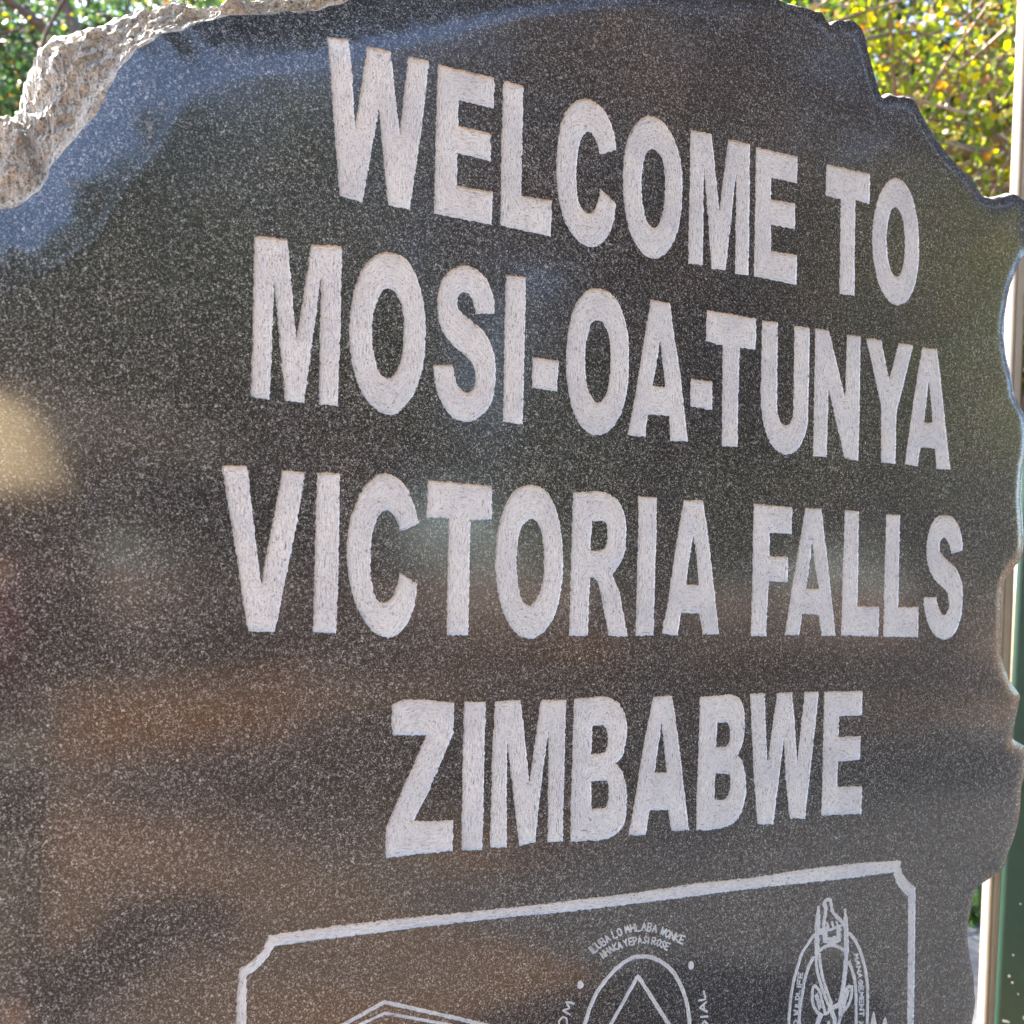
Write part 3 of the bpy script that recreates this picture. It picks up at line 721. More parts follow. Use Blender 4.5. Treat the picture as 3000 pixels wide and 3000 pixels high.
def stroke_shape(key, src, name, straight):
    s_ = CROPS[key][2]
    lst = []
    for pts, wd in src:
        px = [(x, y) for x, y, _ in crop_px(key, pts)]
        uv = to_uv(px)
        dist = np.linalg.norm(uv - to_uv([(x + 1, y) for x, y in px]), axis=1).mean()
        disty = np.linalg.norm(uv - to_uv([(x, y + 1) for x, y in px]), axis=1).mean()
        sharp = [0] * len(pts)
        if not straight and len(pts) >= 4:
            for i in range(1, len(pts) - 1):
                a, b = np.subtract(pts[i], pts[i - 1]), np.subtract(pts[i + 1], pts[i])
                if np.dot(a, b) / (np.linalg.norm(a) * np.linalg.norm(b) + 1e-9) > 0.55:
                    sharp[i] = 1
        line = resample_loop([(u, v, f) for (u, v), f in zip(uv, sharp)], 0.004, closed=False)
        lst.append((line, wd * s_ * 0.5 * (dist + disty) * 0.5 * (1.36 if key == 'R5' else 1.15)))
    shapes.append(dict(loops=[], strokes=lst, depth=0.0012, name=name))


for key, strokes, texts in EMBLEMS:
    dots = [q for q in strokes if len(q[0]) == 9 and q[0][0] == q[0][-1] or (len(q[0]) == 9 and abs(q[0][0][0] - q[0][-1][0]) < 1e-6)]
    stroke_shape(key, [q for q in strokes if q not in dots], 'emblem', key == 'H')
    for q in dots:
        stroke_shape(key, [q], 'engraved_dot', False)
    for (t, path, h, wd) in texts:
        for gl in text_on_path(t, path, h):
            stroke_shape(key, [(p, wd) for p in gl], 'engraved_letter', True)

# --- one constrained triangulation of the whole polished face
V2, E2 = [], []


def add_loop(pts):
    b0 = len(V2)
    V2.extend(map(tuple, pts))
    n = len(pts)
    E2.extend((b0 + i, b0 + (i + 1) % n) for i in range(n))


add_loop(Fp)
for sh in shapes:
    for l in sh['loops']:
        add_loop(l)
    for line, hw in sh['strokes']:
        t = np.gradient(line, axis=0)
        t /= np.linalg.norm(t, axis=1)[:, None] + 1e-9
        nrm = np.stack([-t[:, 1], t[:, 0]], 1)
        jit = 1 + rng.normal(0, 0.10, (len(line), 2))
        a = line + nrm * hw * jit[:, :1]
        b = line - nrm * hw * jit[:, 1:]
        a[0] -= 0; b[0] -= 0
        cap0 = line[:1] - t[:1] * hw * 0.7
        cap1 = line[-1:] + t[-1:] * hw * 0.7
        add_loop(np.concatenate([cap0, a, cap1, b[::-1]]))


def inside(P, loop):
    """even-odd point in polygon"""
    x, y = P[:, 0], P[:, 1]
    res = np.zeros(len(P), bool)
    x1, y1 = loop[:, 0], loop[:, 1]
    x2, y2 = np.roll(x1, -1), np.roll(y1, -1)
    for k in range(0, len(P), 4000):
        xs, ys = x[k:k + 4000, None], y[k:k + 4000, None]
        cond = ((y1 > ys) != (y2 > ys))
        with np.errstate(divide='ignore', invalid='ignore'):
            xi = (x2 - x1) * (ys - y1) / (y2 - y1) + x1
        res[k:k + 4000] = (np.sum(cond & (xs < xi), axis=1) % 2).astype(bool)
    return res


def seg_dist(P, A, B):
    """distance of points to segments A->B (tried: those that start or end nearest): distance, index, parameter"""
    best = np.full(len(P), 1e9)
    idx = np.zeros(len(P), int)
    par = np.zeros(len(P))
    qa, qb = (A ** 2).sum(1), (B ** 2).sum(1)
    AB = B - A
    L2 = (AB ** 2).sum(1) + 1e-18
    for k in range(0, len(P), 6000):
        p = P[k:k + 6000]
        for q, X in ((qa, A), (qb, B)):
            j = (q[None, :] - 2 * p @ X.T).argmin(1)
            t = np.clip(((p - A[j]) * AB[j]).sum(1) / L2[j], 0, 1)
            d = np.sqrt((((A[j] + t[:, None] * AB[j]) - p) ** 2).sum(1))
            m = d < best[k:k + 6000]
            best[k:k + 6000][m] = d[m]
            idx[k:k + 6000][m] = j[m]
            par[k:k + 6000][m] = t[m]
    return best, idx, par


def point_grid(lo, hi, step):
    gx, gy = np.meshgrid(np.arange(lo[0], hi[0], step), np.arange(lo[1], hi[1], step))
    g = np.stack([gx.ravel(), gy.ravel()], 1)
    return g + rng.uniform(-.3, .3, g.shape) * step


lo, hi = Fp.min(0), Fp.max(0)
FA, FB = Fp, np.roll(Fp, -1, 0)
extra = []
g = point_grid(lo, hi, 0.035)
g = g[inside(g, Fp)]
d, _, _ = seg_dist(g, FA, FB)
extra.append(g[d > 0.09])
g = point_grid(lo, hi, 0.008)
coarse = Fp[::6]
g = g[inside(g, Fp)]
d, _, _ = seg_dist(g, FA[::2], np.roll(FA[::2], -1, 0))
extra.append(g[(d < 0.092) & (d > 0.004)])
for sh in shapes:
    if sh['name'] in ('letter', 'hyphen'):
        l0 = np.concatenate(sh['loops'])
        g = point_grid(l0.min(0), l0.max(0), 0.0055)
        ins = np.zeros(len(g), int)
        for l in sh['loops']:
            ins += inside(g, l)
        g = g[ins % 2 == 1]
        A = np.concatenate(sh['loops'])
        B = np.concatenate([np.roll(l, -1, 0) for l in sh['loops']])
        d, _, _ = seg_dist(g, A, B)
        extra.append(g[d > 0.0022])
for e in extra:
    V2.extend(map(tuple, e))
cv, ce, cf, _, _, _ = delaunay_2d_cdt([Vector(v) for v in V2], E2, [], 0, 1e-7)
CV = np.array([tuple(v) for v in cv])
CT = np.array([tuple(f) for f in cf if len(f) == 3])
cen = CV[CT].mean(1)
owner = np.full(len(CT), -2)
owner[inside(cen, Fp)] = -1
for k, sh in enumerate(shapes):
    pts = np.concatenate(sh['loops']) if sh['loops'] else np.concatenate([l for l, _ in sh['strokes']])
    lo_, hi_ = pts.min(0) - 0.01, pts.max(0) + 0.01
    cand = np.where((owner == -1) & (cen > lo_).all(1) & (cen < hi_).all(1))[0]
    if not len(cand):
        continue
    ins = np.zeros(len(cand), int)
    if sh['loops']:
        for l in sh['loops']:
            ins += inside(cen[cand], l)
        owner[cand[ins % 2 == 1]] = k
    else:
        hit = np.zeros(len(cand), bool)
        for line, hw in sh['strokes']:
            dd, _, _ = seg_dist(cen[cand], line[:-1], line[1:])
            hit |= dd < hw * 1.02
        owner[cand[hit]] = k

# depth of the polished face: it rolls away towards the broken edge
de, ie, te = seg_dist(CV, FA, FB)
Lv = Lp[ie]
Rr = 0.024 + 0.066 * Lv
aa = 0.0032 + 0.0138 * Lv
tt = np.clip(1 - de / Rr, 0, 1)
wave = np.array([noise.noise(Vector((u * 2.2, v * 2.2, 5.0))) for u, v in CV])
DEP = aa * tt ** 2 + 0.0018 * wave
face_w_edge = None

stone = empty('stone_sign', tuple(ORG), math.atan2(DIR[1], DIR[0]))
tag(stone, 'dark polished granite boulder sign with rough broken edge, engraved white WELCOME TO lettering', 'stone sign')


def sub_mesh(tris, dep):
    used, inv = np.unique(tris, return_inverse=True)
    vv = np.stack([CV[used, 0], dep[used], CV[used, 1]], 1)
    return used, vv, inv.reshape(tris.shape)


used, vv, tri = sub_mesh(CT[owner == -1], DEP)
face = mesh_obj('polished_face', vv, tri, MAT['granite'], stone, smooth=True)
bmf = bmesh.new()
bmf.from_mesh(face.data)
bmesh.ops.recalc_face_normals(bmf, faces=bmf.faces)
if sum(f.normal.y for f in bmf.faces) > 0:
    bmesh.ops.reverse_faces(bmf, faces=bmf.faces)
bmf.to_mesh(face.data)
bmf.free()

last_emblem = None
for k, sh in enumerate(shapes):
    T = CT[owner == k]
    if not len(T):
        continue
    used, vv, tri = sub_mesh(T, DEP)
    # outward-facing floor (towards -y)
    p0, p1, p2 = vv[tri[:, 0]], vv[tri[:, 1]], vv[tri[:, 2]]
    flip = np.cross(p1 - p0, p2 - p0)[:, 1] > 0
    tri[flip] = tri[flip][:, ::-1]
    nv = len(vv)
    floor = vv.copy()
    floor[:, 1] += sh['depth'] * (1 + 0.05 * rng.normal(size=nv))
    ed = {}
    for a, b, c in tri:
        for e in ((a, b), (b, c), (c, a)):
            ed[e] = ed.get(e, 0) + 1
    bound = [e for e in ed if (e[1], e[0]) not in ed]
    rim = sorted({i for e in bound for i in e})
    rmap = {i: nv + q for q, i in enumerate(rim)}
    allv = np.concatenate([floor, vv[rim]]) if rim else floor
    faces = [tuple(t) for t in tri] + [(b, a, rmap[a], rmap[b]) for a, b in bound]
    par = stone
    if sh['name'] in ('engraved_letter', 'engraved_dot') and last_emblem is not None:
        par = last_emblem
    o = mesh_obj(sh['name'], allv, faces, MAT['carved'], par)
    if sh['name'] == 'emblem':
        last_emblem = o
    # direction of the nearest cut edge, as a doubled angle (90 degrees apart = opposite)
    if sh['loops']:
        A = np.concatenate(sh['loops'])
        B = np.concatenate([np.roll(l, -3, 0) for l in sh['loops']])
        A3 = np.concatenate([np.roll(l, 3, 0) for l in sh['loops']])
        dd, ii, ti = seg_dist(allv[:, [0, 2]], A, np.concatenate([np.roll(l, -1, 0) for l in sh['loops']]))
        tv = (B - A3)[ii]
    else:
        A = np.concatenate([l[:-1] for l, _ in sh['strokes']])
        B = np.concatenate([l[1:] for l, _ in sh['strokes']])
        dd, ii, ti = seg_dist(allv[:, [0, 2]], A, B)
        tv = (B - A)[ii]
    th = np.arctan2(tv[:, 1], tv[:, 0]) * 2
    uvv = np.stack([np.cos(th), np.sin(th)], 1)
    uvl = o.data.uv_layers.new(name='stroke')
    li = np.zeros(len(o.data.loops), int)
    o.data.loops.foreach_get('vertex_index', li)
    uvl.data.foreach_set('uv', uvv[li].astype(np.float32).ravel())

# --- the broken flanks and back, one mesh running round the stone
ROWS = 34
dF, _, _ = seg_dist(Fp, FA, FB)
waveF = np.array([noise.noise(Vector((u * 2.2, v * 2.2, 5.0))) for u, v in Fp])
aF = 0.0032 + 0.0138 * Lp
rings = []
TH = 0.30
cuv = np.array([Fp[:, 0].mean(), Fp[:, 1].mean()])
for r_ in range(ROWS + 1):
    t = r_ / ROWS
    y0 = aF + 0.0018 * waveF
    uv = Fp * (1 - t) + Sp * t
    y = y0 + (np.maximum(Wp, y0 + 0.004) - y0) * (0.38 * t + 0.62 * (1 - math.sqrt(max(0.0, 1 - t * t))))
    row = np.stack([uv[:, 0], y, uv[:, 1]], 1)
    if r_ > 0:
        env = math.sin(min(1, t * 3.0) * math.pi / 2) * (1.0 if t < 0.85 else 0.75)
        for i in range(NO):
            p = Vector(row[i])
            L = Lp[i]
            if L > 0.02:
                big = noise.fractal(p * 9, 1.0, 2.1, 3) * 0.016
                strata = noise.ridged_multi_fractal(Vector((p.x * 9 + p.z * 9, p.y * 26, p.z * 30 - p.x * 26)), 0.9, 2.2, 5, 1.0, 2.0) * 0.0075
                cell = noise.voronoi(Vector((p.x * 16, p.y * 16, p.z * 20 - p.x * 8)))[0]
                facet = (cell[0] - 0.35) * 0.026
                fine = noise.fractal(Vector((p.x * 60 + p.z * 45, p.y * 90, p.z * 110 - p.x * 80)), 0.7, 2.1, 4) * 0.0050
                amp = L * env
                dsp = (big + strata - 0.008 + fine - facet) * amp
            else:
                dsp = (noise.fractal(p * 45, 0.8, 2.1, 4) * 0.0022 + (noise.voronoi(p * 38)[0][0] - .3) * -0.004) * env
            row[i, 1] -= dsp * 0.8
            row[i, 2] += dsp * 0.55
            row[i, 0] -= dsp * 0.35 * (1 if L > .5 else 0)
    rings.append(row)
for t, inset in ((0.05, 0.002), (0.15, 0.008), (0.35, 0.016), (0.65, 0.02), (0.9, 0.035), (1.0, 0.07)):
    prev = rings[ROWS]
    uv = prev[:, [0, 2]] + (cuv - prev[:, [0, 2]]) * inset
    y = prev[:, 1] + (TH - prev[:, 1]) * t
    row = np.stack([uv[:, 0], y, uv[:, 1]], 1)
    for i in range(NO):
        p = Vector(row[i])
        dsp = noise.fractal(p * 14, 1.0, 2.1, 5) * 0.014 * t ** .5
        row[i, 0] += dsp * .6
        row[i, 2] -= abs(dsp) * .5
        row[i, 1] += dsp
    rings.append(row)
nr = len(rings)
bv = np.concatenate(rings)
bf = []
for r_ in range(nr - 1):
    for i in range(NO):
        j = (i + 1) % NO
        bf.append((r_ * NO + i, r_ * NO + j, (r_ + 1) * NO + j, (r_ + 1) * NO + i))
bf.append(tuple((nr - 1) * NO + i for i in range(NO)))
flank = mesh_obj('broken_edge', bv, bf, [MAT['rough'], MAT['honed']], stone, smooth=False)
mi = []
for r_ in range(nr - 1):
    for i in range(NO):
        mi.append(1 if (Lp[i] < 0.3 and r_ < 10) else 0)
mi.append(0)
flank.data.polygons.foreach_set('material_index', mi)
flank.data.polygons.foreach_set('use_smooth', [bool(m) for m in mi])
bmf = bmesh.new()
bmf.from_mesh(flank.data)
bmesh.ops.recalc_face_normals(bmf, faces=bmf.faces)
bmf.to_mesh(flank.data)
bmf.free()

# ------------------------------------------------------------------ posts at the right edge
def tube(bm, pts, radii, seg=7):
    rows = []
    for i, p in enumerate(pts):
        p = Vector(p)
        q = Vector(pts[min(i + 1, len(pts) - 1)]) - Vector(pts[max(i - 1, 0)])
        q.normalize()
        a = q.orthogonal().normalized()
        b = q.cross(a)
        rows.append([bm.verts.new(p + (a * math.cos(k * 2 * math.pi / seg) + b * math.sin(k * 2 * math.pi / seg)) * radii[i]) for k in range(seg)])
    for r0, r1 in zip(rows, rows[1:]):
        # keep rings aligned
        off = min(range(seg), key=lambda o_: sum((r0[k].co - r1[(k + o_) % seg].co).length for k in range(seg)))
        for k in range(seg):
            bm.faces.new((r0[k], r0[(k + 1) % seg], r1[(k + 1 + off) % seg], r1[(k + off) % seg]))
    bm.faces.new(rows[0])
    bm.faces.new(rows[-1][::-1])


def prism(bm, prof, p0, p1):
    """extrude a closed xy profile from p0 up to p1"""
    p0, p1 = Vector(p0), Vector(p1)
    a = [bm.verts.new((p0.x + x, p0.y + y, p0.z)) for x, y in prof]
    b = [bm.verts.new((p1.x + x, p1.y + y, p1.z)) for x, y in prof]
    n = len(prof)
    for i in range(n):
        bm.faces.new((a[i], a[(i + 1) % n], b[(i + 1) % n], b[i]))
    bm.faces.new(a[::-1])
    bm.faces.new(b)


def line_at(xa, ya, xb, yb, depth, zlo, zhi):
    """the straight line seen through two pixels at one depth, prolonged to heights zlo and zhi"""
    a, b = at(xa, ya, depth), at(xb, yb, depth)
    f = lambda z: a + (b - a) * ((z - a.z) / (b.z - a.z))
    return f(zlo), f(zhi)


PD = 2.75
c0, c1 = line_at(2975, 590, 2881, 2960, PD + 0.05, -0.1, 3.6)     # left edge of the cream post
cream = empty('cream_post', (c0.x, c0.y, 0))
tag(cream, 'narrow cream ribbed post beside the dark green post, sunlit left edge', 'post')
bm = bmesh.new()
prof = [(0, 0)]
rib = [(0.000, 0.0), (0.0045, -0.004), (0.0095, -0.004), (0.011, 0.002), (0.0145, 0.002), (0.016, -0.003), (0.034, -0.003), (0.0385, 0.0), (0.0385, 0.034), (0.0, 0.034)]
prism(bm, rib, (c0.x, c0.y, c0.z), (c1.x, c1.y, c1.z))
o = bm_obj('post_body', bm, MAT['cream_paint'], cream)
o.location = (-c0.x, -c0.y, 0)
bm = bmesh.new()
prism(bm, [(-0.006, -0.010), (0.045, -0.010), (0.045, 0.04), (-0.006, 0.04)], (c1.x, c1.y, c1.z), (c1.x, c1.y, c1.z + 0.02))
o = bm_obj('cap', bm, MAT['cream_paint'], cream)
o.location = (-c0.x, -c0.y, 0)

g0, g1 = line_at(2997, 1300, 2912, 3000, PD, -0.1, 3.7)
green = empty('green_post', (g0.x, g0.y, 0))
tag(green, 'dark green painted square steel post with chipped paint at the right edge', 'post')
bm = bmesh.new()
w_, r_ = 0.10, 0.014
prof = []
for cx_, cy_, a0 in ((w_ - r_, r_, -90), (w_ - r_, w_ - r_, 0), (r_, w_ - r_, 90), (r_, r_, 180)):
    for k in range(5):
        a = math.radians(a0 + k * 22.5)
        prof.append((cx_ + r_ * math.cos(a), cy_ + r_ * math.sin(a)))
_a = -math.atan2(g0.x, g0.y) - .05
prof = [(x * math.cos(_a) - y * math.sin(_a), x * math.sin(_a) + y * math.cos(_a)) for x, y in prof]
prism(bm, prof, g0, g1)
o = bm_obj('post_body', bm, MAT['green_paint'], green)
o.location = (-g0.x, -g0.y, 0)
for (x, y, sx, sy) in ((2938, 2985, 0.012, 0.004), (2948, 2853, 0.003, 0.006), (2955, 2870, 0.003, 0.004), (2958, 2790, 0.0025, 0.003), (2980, 2965, 0.003, 0.006), (2976, 2640, 0.002, 0.003), (2990, 2760, 0.002, 0.004), (2968, 2900, 0.002, 0.003)):
    bm = bmesh.new()
    z = at(x, y, PD).z
    f = (z - g0.z) / (g1.z - g0.z)
    px_ = at(x, y, PD).x
    lx = g0.x + (g1.x - g0.x) * f
    yy = g0.y + (g1.y - g0.y) * f - 0.0012 + (px_ - lx) * math.tan(_a)
    n_ = 9
    vs = [bm.verts.new((px_ + (q_ := sx * math.cos(k * 2 * math.pi / n_) * random.uniform(.6, 1.1)), yy + q_ * math.tan(_a), z + sy * math.sin(k * 2 * math.pi / n_) * random.uniform(.6, 1.1))) for k in range(n_)]
    fc = bm.faces.new(vs)
    ex = bmesh.ops.extrude_face_region(bm, geom=[fc])
    for v in ex['geom']:
        if isinstance(v, bmesh.types.BMVert):
            v.co.y += 0.0022
    o = bm_obj('bare_patch', bm, MAT['paint_chip'], green)
    o.location = (-g0.x, -g0.y, 0)

# ------------------------------------------------------------------ trees
LEAF6 = np.array([(0, 0, 0), (.28, .33, .05), (.68, .31, .06), (1, 0, 0), (.68, -.31, .06), (.28, -.33, .05)])
LEAF4 = np.array([(0, 0, 0), (.45, .34, .06), (1, 0, 0), (.45, -.34, .06)])


def leaves_mesh(name, pos, size, cols, parent, shape=LEAF4, droop=0.3):
    n = len(pos)
    k = len(shape)
    d = rng.normal(size=(n, 3))
    d[:, 2] -= droop
    d /= np.linalg.norm(d, axis=1)[:, None]
    e = rng.normal(size=(n, 3))
    e -= (e * d).sum(1)[:, None] * d
    e /= np.linalg.norm(e, axis=1)[:, None]
    f = np.cross(d, e)
    sz = size * rng.uniform(0.6, 1.25, n)
    V = pos[:, None, :] + sz[:, None, None] * (shape[None, :, 0:1] * d[:, None, :] + shape[None, :, 1:2] * e[:, None, :] + shape[None, :, 2:3] * f[:, None, :])
    me = bpy.data.meshes.new(name)
    me.vertices.add(n * k)
    me.vertices.foreach_set('co', V.astype(np.float32).ravel())
    me.loops.add(n * k)
    me.loops.foreach_set('vertex_index', np.arange(n * k, dtype=np.int32))
    me.polygons.add(n)
    me.polygons.foreach_set('loop_start', np.arange(0, n * k, k, dtype=np.int32))
    me.polygons.foreach_set('loop_total', np.full(n, k, dtype=np.int32))
    ca = me.color_attributes.new('Col', 'FLOAT_COLOR', 'POINT')
    cc = np.repeat(np.concatenate([cols, np.ones((n, 1))], 1), k, axis=0)
    ca.data.foreach_set('color', cc.astype(np.float32).ravel())
    me.materials.append(MAT['leaf'])
    me.update()
    o = bpy.data.objects.new(name, me)
    C.objects.link(o)
    if parent:
        o.parent = parent
    return o


PAL_YELLOW = [((0.24, 0.28, 0.03), .36), ((0.14, 0.20, 0.025), .26), ((0.44, 0.37, 0.03), .18), ((0.07, 0.11, 0.02), .11), ((0.36, 0.19, 0.04), .04), ((0.26, 0.14, 0.08), .05)]
PAL_DRY = [((0.16, 0.10, 0.07), .5), ((0.20, 0.13, 0.06), .3), ((0.10, 0.11, 0.03), .2)]
PAL_GREEN = [((0.040, 0.085, 0.030), .44), ((0.065, 0.115, 0.030), .32), ((0.025, 0.05, 0.022), .15), ((0.28, 0.25, 0.03), .065), ((0.30, 0.17, 0.04), .025)]
PAL_MIX = [((0.05, 0.08, 0.022), .4), ((0.085, 0.11, 0.022), .3), ((0.18, 0.165, 0.025), .15), ((0.03, 0.05, 0.018), .15)]


def pick(pal, n):
    p = np.array([w for _, w in pal])
    c = np.array([c for c, _ in pal])
    out = c[rng.choice(len(pal), n, p=p / p.sum())]
    return out * rng.uniform(0.75, 1.25, (n, 1))


def tree(label, base, trunk_h, trunk_r, blobs, nclump, nleaf, size, pal, bark='bark', shape=LEAF4, sigma=0.22, branches=(), lean=(0, 0), limb=2, limb_r=1.0):
    t = empty('tree', base)
    tag(t, label, 'tree')
    B = Vector(base)
    bm = bmesh.new()
    top = Vector((lean[0], lean[1], trunk_h))
    trunk_pts = [Vector((lean[0] * f * f + 0.05 * math.sin(5 * f + base[0]), lean[1] * f * f + 0.05 * math.sin(4 * f + base[1]), -0.2 + (trunk_h + 0.2) * f)) for f in np.linspace(0, 1, 8)]
    tube(bm, trunk_pts, [trunk_r * (1.35 - .3 * min(1, i * .6) - 0.06 * i) for i in range(8)], 9)
    pos = []
    vols = np.array([b[1][0] * b[1][1] * b[1][2] for b in blobs])
    for ci in range(nclump):
        b = blobs[rng.choice(len(blobs), p=vols / vols.sum())]
        v = rng.normal(size=3)
        v *= rng.uniform(0.25, 1) ** (1 / 2.2) / np.linalg.norm(v)
        c = np.array(b[0]) + v * np.array(b[1])
        k = int(nleaf * rng.uniform(.5, 1.5))
        # twig: leaves along a short line through the clump
        dirv = rng.normal(size=3)
        dirv[2] *= .4
        dirv /= np.linalg.norm(dirv)
        along = rng.uniform(-1.6, 1.6, (k, 1)) * sigma
        pos.append(c + dirv * along + rng.normal(size=(k, 3)) * sigma * 0.45)
        if ci % limb == 0:
            st = trunk_pts[int(rng.integers(4, 8))]
            mid = (st + Vector(c)) * .5 + Vector((0, 0, -0.12 * (Vector(c) - st).length)) + Vector(rng.normal(size=3)) * .12
            r0 = trunk_r * rng.uniform(.16, .34) * limb_r
            pts = [st * ((1 - f) ** 2) + mid * (2 * f * (1 - f)) + Vector(c) * (f * f) + Vector(rng.normal(size=3)) * 0.03 * f for f in np.linspace(0, 1, 6)]
            tube(bm, pts, [r0 * (1 - .85 * f) + .003 for f in np.linspace(0, 1, 6)], 5)
        a = Vector(c) - Vector(dirv) * sigma * 1.7
        e = Vector(c) + Vector(dirv) * sigma * 1.7
        tube(bm, [a, (a + e) / 2 + Vector(rng.normal(size=3)) * .03, e], [.008, .006, .003], 4)
    for pts, r0, r1 in branches:
        q = [Vector(p) - B for p in pts]
        n = len(q)
        tube(bm, q, [r0 + (r1 - r0) * i / (n - 1) for i in range(n)], 7)
    bm_obj('trunk', bm, MAT[bark], t, smooth=True)
    pos = np.concatenate(pos)
    leaves_mesh('crown', pos, size, pick(pal, len(pos)), t, shape)
    return t


def rel(p, base):
    return tuple(np.array(p) - np.array(base))


# yellow-leaved tree behind the right shoulder of the stone
bA = (2.75, 5.6, 0)
br = [([bA[:2] + (2.6,), at(3010, 500, 5.0), at(2930, 462, 4.8), at(2850, 452, 4.7), at(2760, 428, 4.6), at(2700, 400, 4.6)], (.05), .026),
      ([at(3020, 120, 4.9), at(2900, 55, 4.8), at(2700, 30, 4.7)], .018, .008),
      ([at(3000, 90, 4.6), at(2880, 70, 4.6), at(2780, 75, 4.5)], .014, .005),
      ([at(2990, 220, 4.7), at(2860, 165, 4.6), at(2760, 240, 4.6), at(2700, 330, 4.6)], .012, .004),
      ([at(2960, 420, 4.4), at(2880, 370, 4.4), at(2700, 345, 4.4)], .012, .004),
      ([at(2990, 560, 4.5), at(2900, 545, 4.4), at(2830, 580, 4.4)], .014, .006),
      ([at(2990, 510, 4.4), at(2920, 560, 4.4), at(2800, 520, 4.4)], .010, .004),
      ([at(2860, 470, 4.5), at(2770, 500, 4.5), at(2700, 480, 4.5)], .010, .004)]
tree('yellowing backlit tree behind the right shoulder of the stone', bA, 3.0, .13,
     [(rel((1.95, 4.9, 3.55), bA), (.95, .8, 1.0)), (rel((2.7, 5.3, 3.4), bA), (.9, .9, 1.3)), (rel((1.2, 5.3, 4.3), bA), (.9, .8, .7))], 430, 38, .044, PAL_YELLOW, 'pale_bark', LEAF6, .17, br, limb=12)
# green tree behind the left shoulder
bB = (-2.9, 6.6, 0)
br = [([bB[:2] + (2.4,), at(330, 330, 6.2), at(170, 115, 6.0), at(75, 40, 5.9), at(-60, -60, 5.8)], .06, .018),
      ([at(300, 260, 6.0), at(215, 70, 6.0), at(165, -30, 6.0)], .035, .03),
      ([at(108, 190, 5.4), at(135, 95, 5.4), at(190, -5, 5.4), at(230, -60, 5.4)], .012, .009),
      ([at(-20, 105, 5.6), at(60, 85, 5.6), at(105, 40, 5.6)], .010, .005)]
tree('dark green fine-leaved tree behind the left shoulder of the stone', bB, 3.2, .15,
     [(rel((-3.0, 6.6, 4.15), bB), (1.1, .8, 1.3)), (rel((-3.4, 6.2, 3.2), bB), (1.0, .8, .9)), (rel((-1.7, 7.4, 4.9), bB), (1.0, .8, .9)), (rel((-.9, 6.0, 4.15), bB), (1.0, .9, .75))], 460, 95, .046, PAL_GREEN, 'bark', LEAF4, .20, br, limb=7)  # last crown lobe, hidden behind the stone, is added to shade the gravel
# further trees behind the stone, closing the view
BACK = [((-6.6, 11.5, 0), 5.0, 10.2, 2.7, PAL_GREEN, 'tall dark green tree far behind the left shoulder'),
        ((-2.2, 13.6, 0), 5.0, 11.0, 2.6, PAL_MIX, 'tall mixed green tree behind the fine-leaved tree'),
        ((1.5, 13.5, 0), 5.0, 10.5, 2.7, PAL_MIX, 'broad olive tree straight behind the stone'),
        ((4.4, 10.6, 0), 4.2, 9.3, 2.5, PAL_GREEN, 'dense green tree behind the yellowing tree'),
        ((7.0, 11.8, 0), 4.2, 9.0, 2.5, PAL_MIX, 'olive green tree beyond the two posts'),
        ((-10.2, 10.5, 0), 4.4, 8.5, 2.4, PAL_MIX, 'olive tree standing leftmost behind the stone')]
for (b, th, ch, cr, pal, lab) in BACK:
    tree(lab, b, th, .2, [((0, 0, ch - cr * .9), (cr, cr, cr)), ((cr * .5, -.4, ch - cr * 1.9), (cr * .8, cr * .8, cr * .8)), ((-cr * .6, -.3, ch - cr * 1.7), (cr * .8, cr * .8, cr * .9))], 380, 115, .13, pal, 'bark', LEAF4, .38, limb=12, limb_r=.5)
# trees behind the photographer, seen only as reflections in the polished stone
FRONT = [((7.6, -3.3, 0), 4.6, 8.3, 2.5, PAL_DRY, 130, 45, 'half-bare brown tree close behind the photographer'),
         ((11.2, -1.8, 0), 3.2, 7.0, 2.5, PAL_YELLOW, 130, 55, 'yellow-green tree to the right of the photographer'),
         ((13.5, -18, 0), 4.0, 8.0, 3.4, PAL_GREEN, 150, 60, 'low dark green tree behind the mixed green tree'),
         ((22.5, -10, 0), 4.0, 8.5, 3.6, PAL_MIX, 150, 60, 'olive tree beyond the rounded green tree'),
         ((6.4, -7.6, 0), 4.2, 7.4, 2.4, PAL_MIX, 70, 40, 'sparse olive tree behind the photographer, to the right of the shelter'),
         ((24, -16, 0), 4.0, 9.0, 4.0, PAL_YELLOW, 150, 50, 'large yellowing tree far behind the photographer'),
         ((31, -6, 0), 4.0, 9.0, 4.5, PAL_MIX, 150, 50, 'broad green tree far to the right behind the photographer'),
         ((16, -27, 0), 4.0, 10.0, 4.2, PAL_GREEN, 150, 50, 'dark green tree far behind the photographer'),
         ((0.2, -10.5, 0), 4.0, 7.8, 2.7, PAL_GREEN, 220, 80, 'tall dark green tree to the left of the shelter'),
         ((4.2, -15.0, 0), 4.5, 9.6, 3.4, PAL_GREEN, 220, 80, 'tallest dark green tree directly behind the shelter'),
         ((9.0, -14.0, 0), 4.5, 9.5, 3.2, PAL_MIX, 200, 70, 'mixed green tree behind the right end of the shelter'),
         ((15.0, -3.4, 0), 3.0, 6.6, 2.5, PAL_YELLOW, 170, 60, 'low yellow-green tree to the far right of the photographer'),
         ((17, -11, 0), 4.0, 8.0, 3.2, PAL_GREEN, 150, 60, 'rounded green tree beyond the sparse olive tree')]
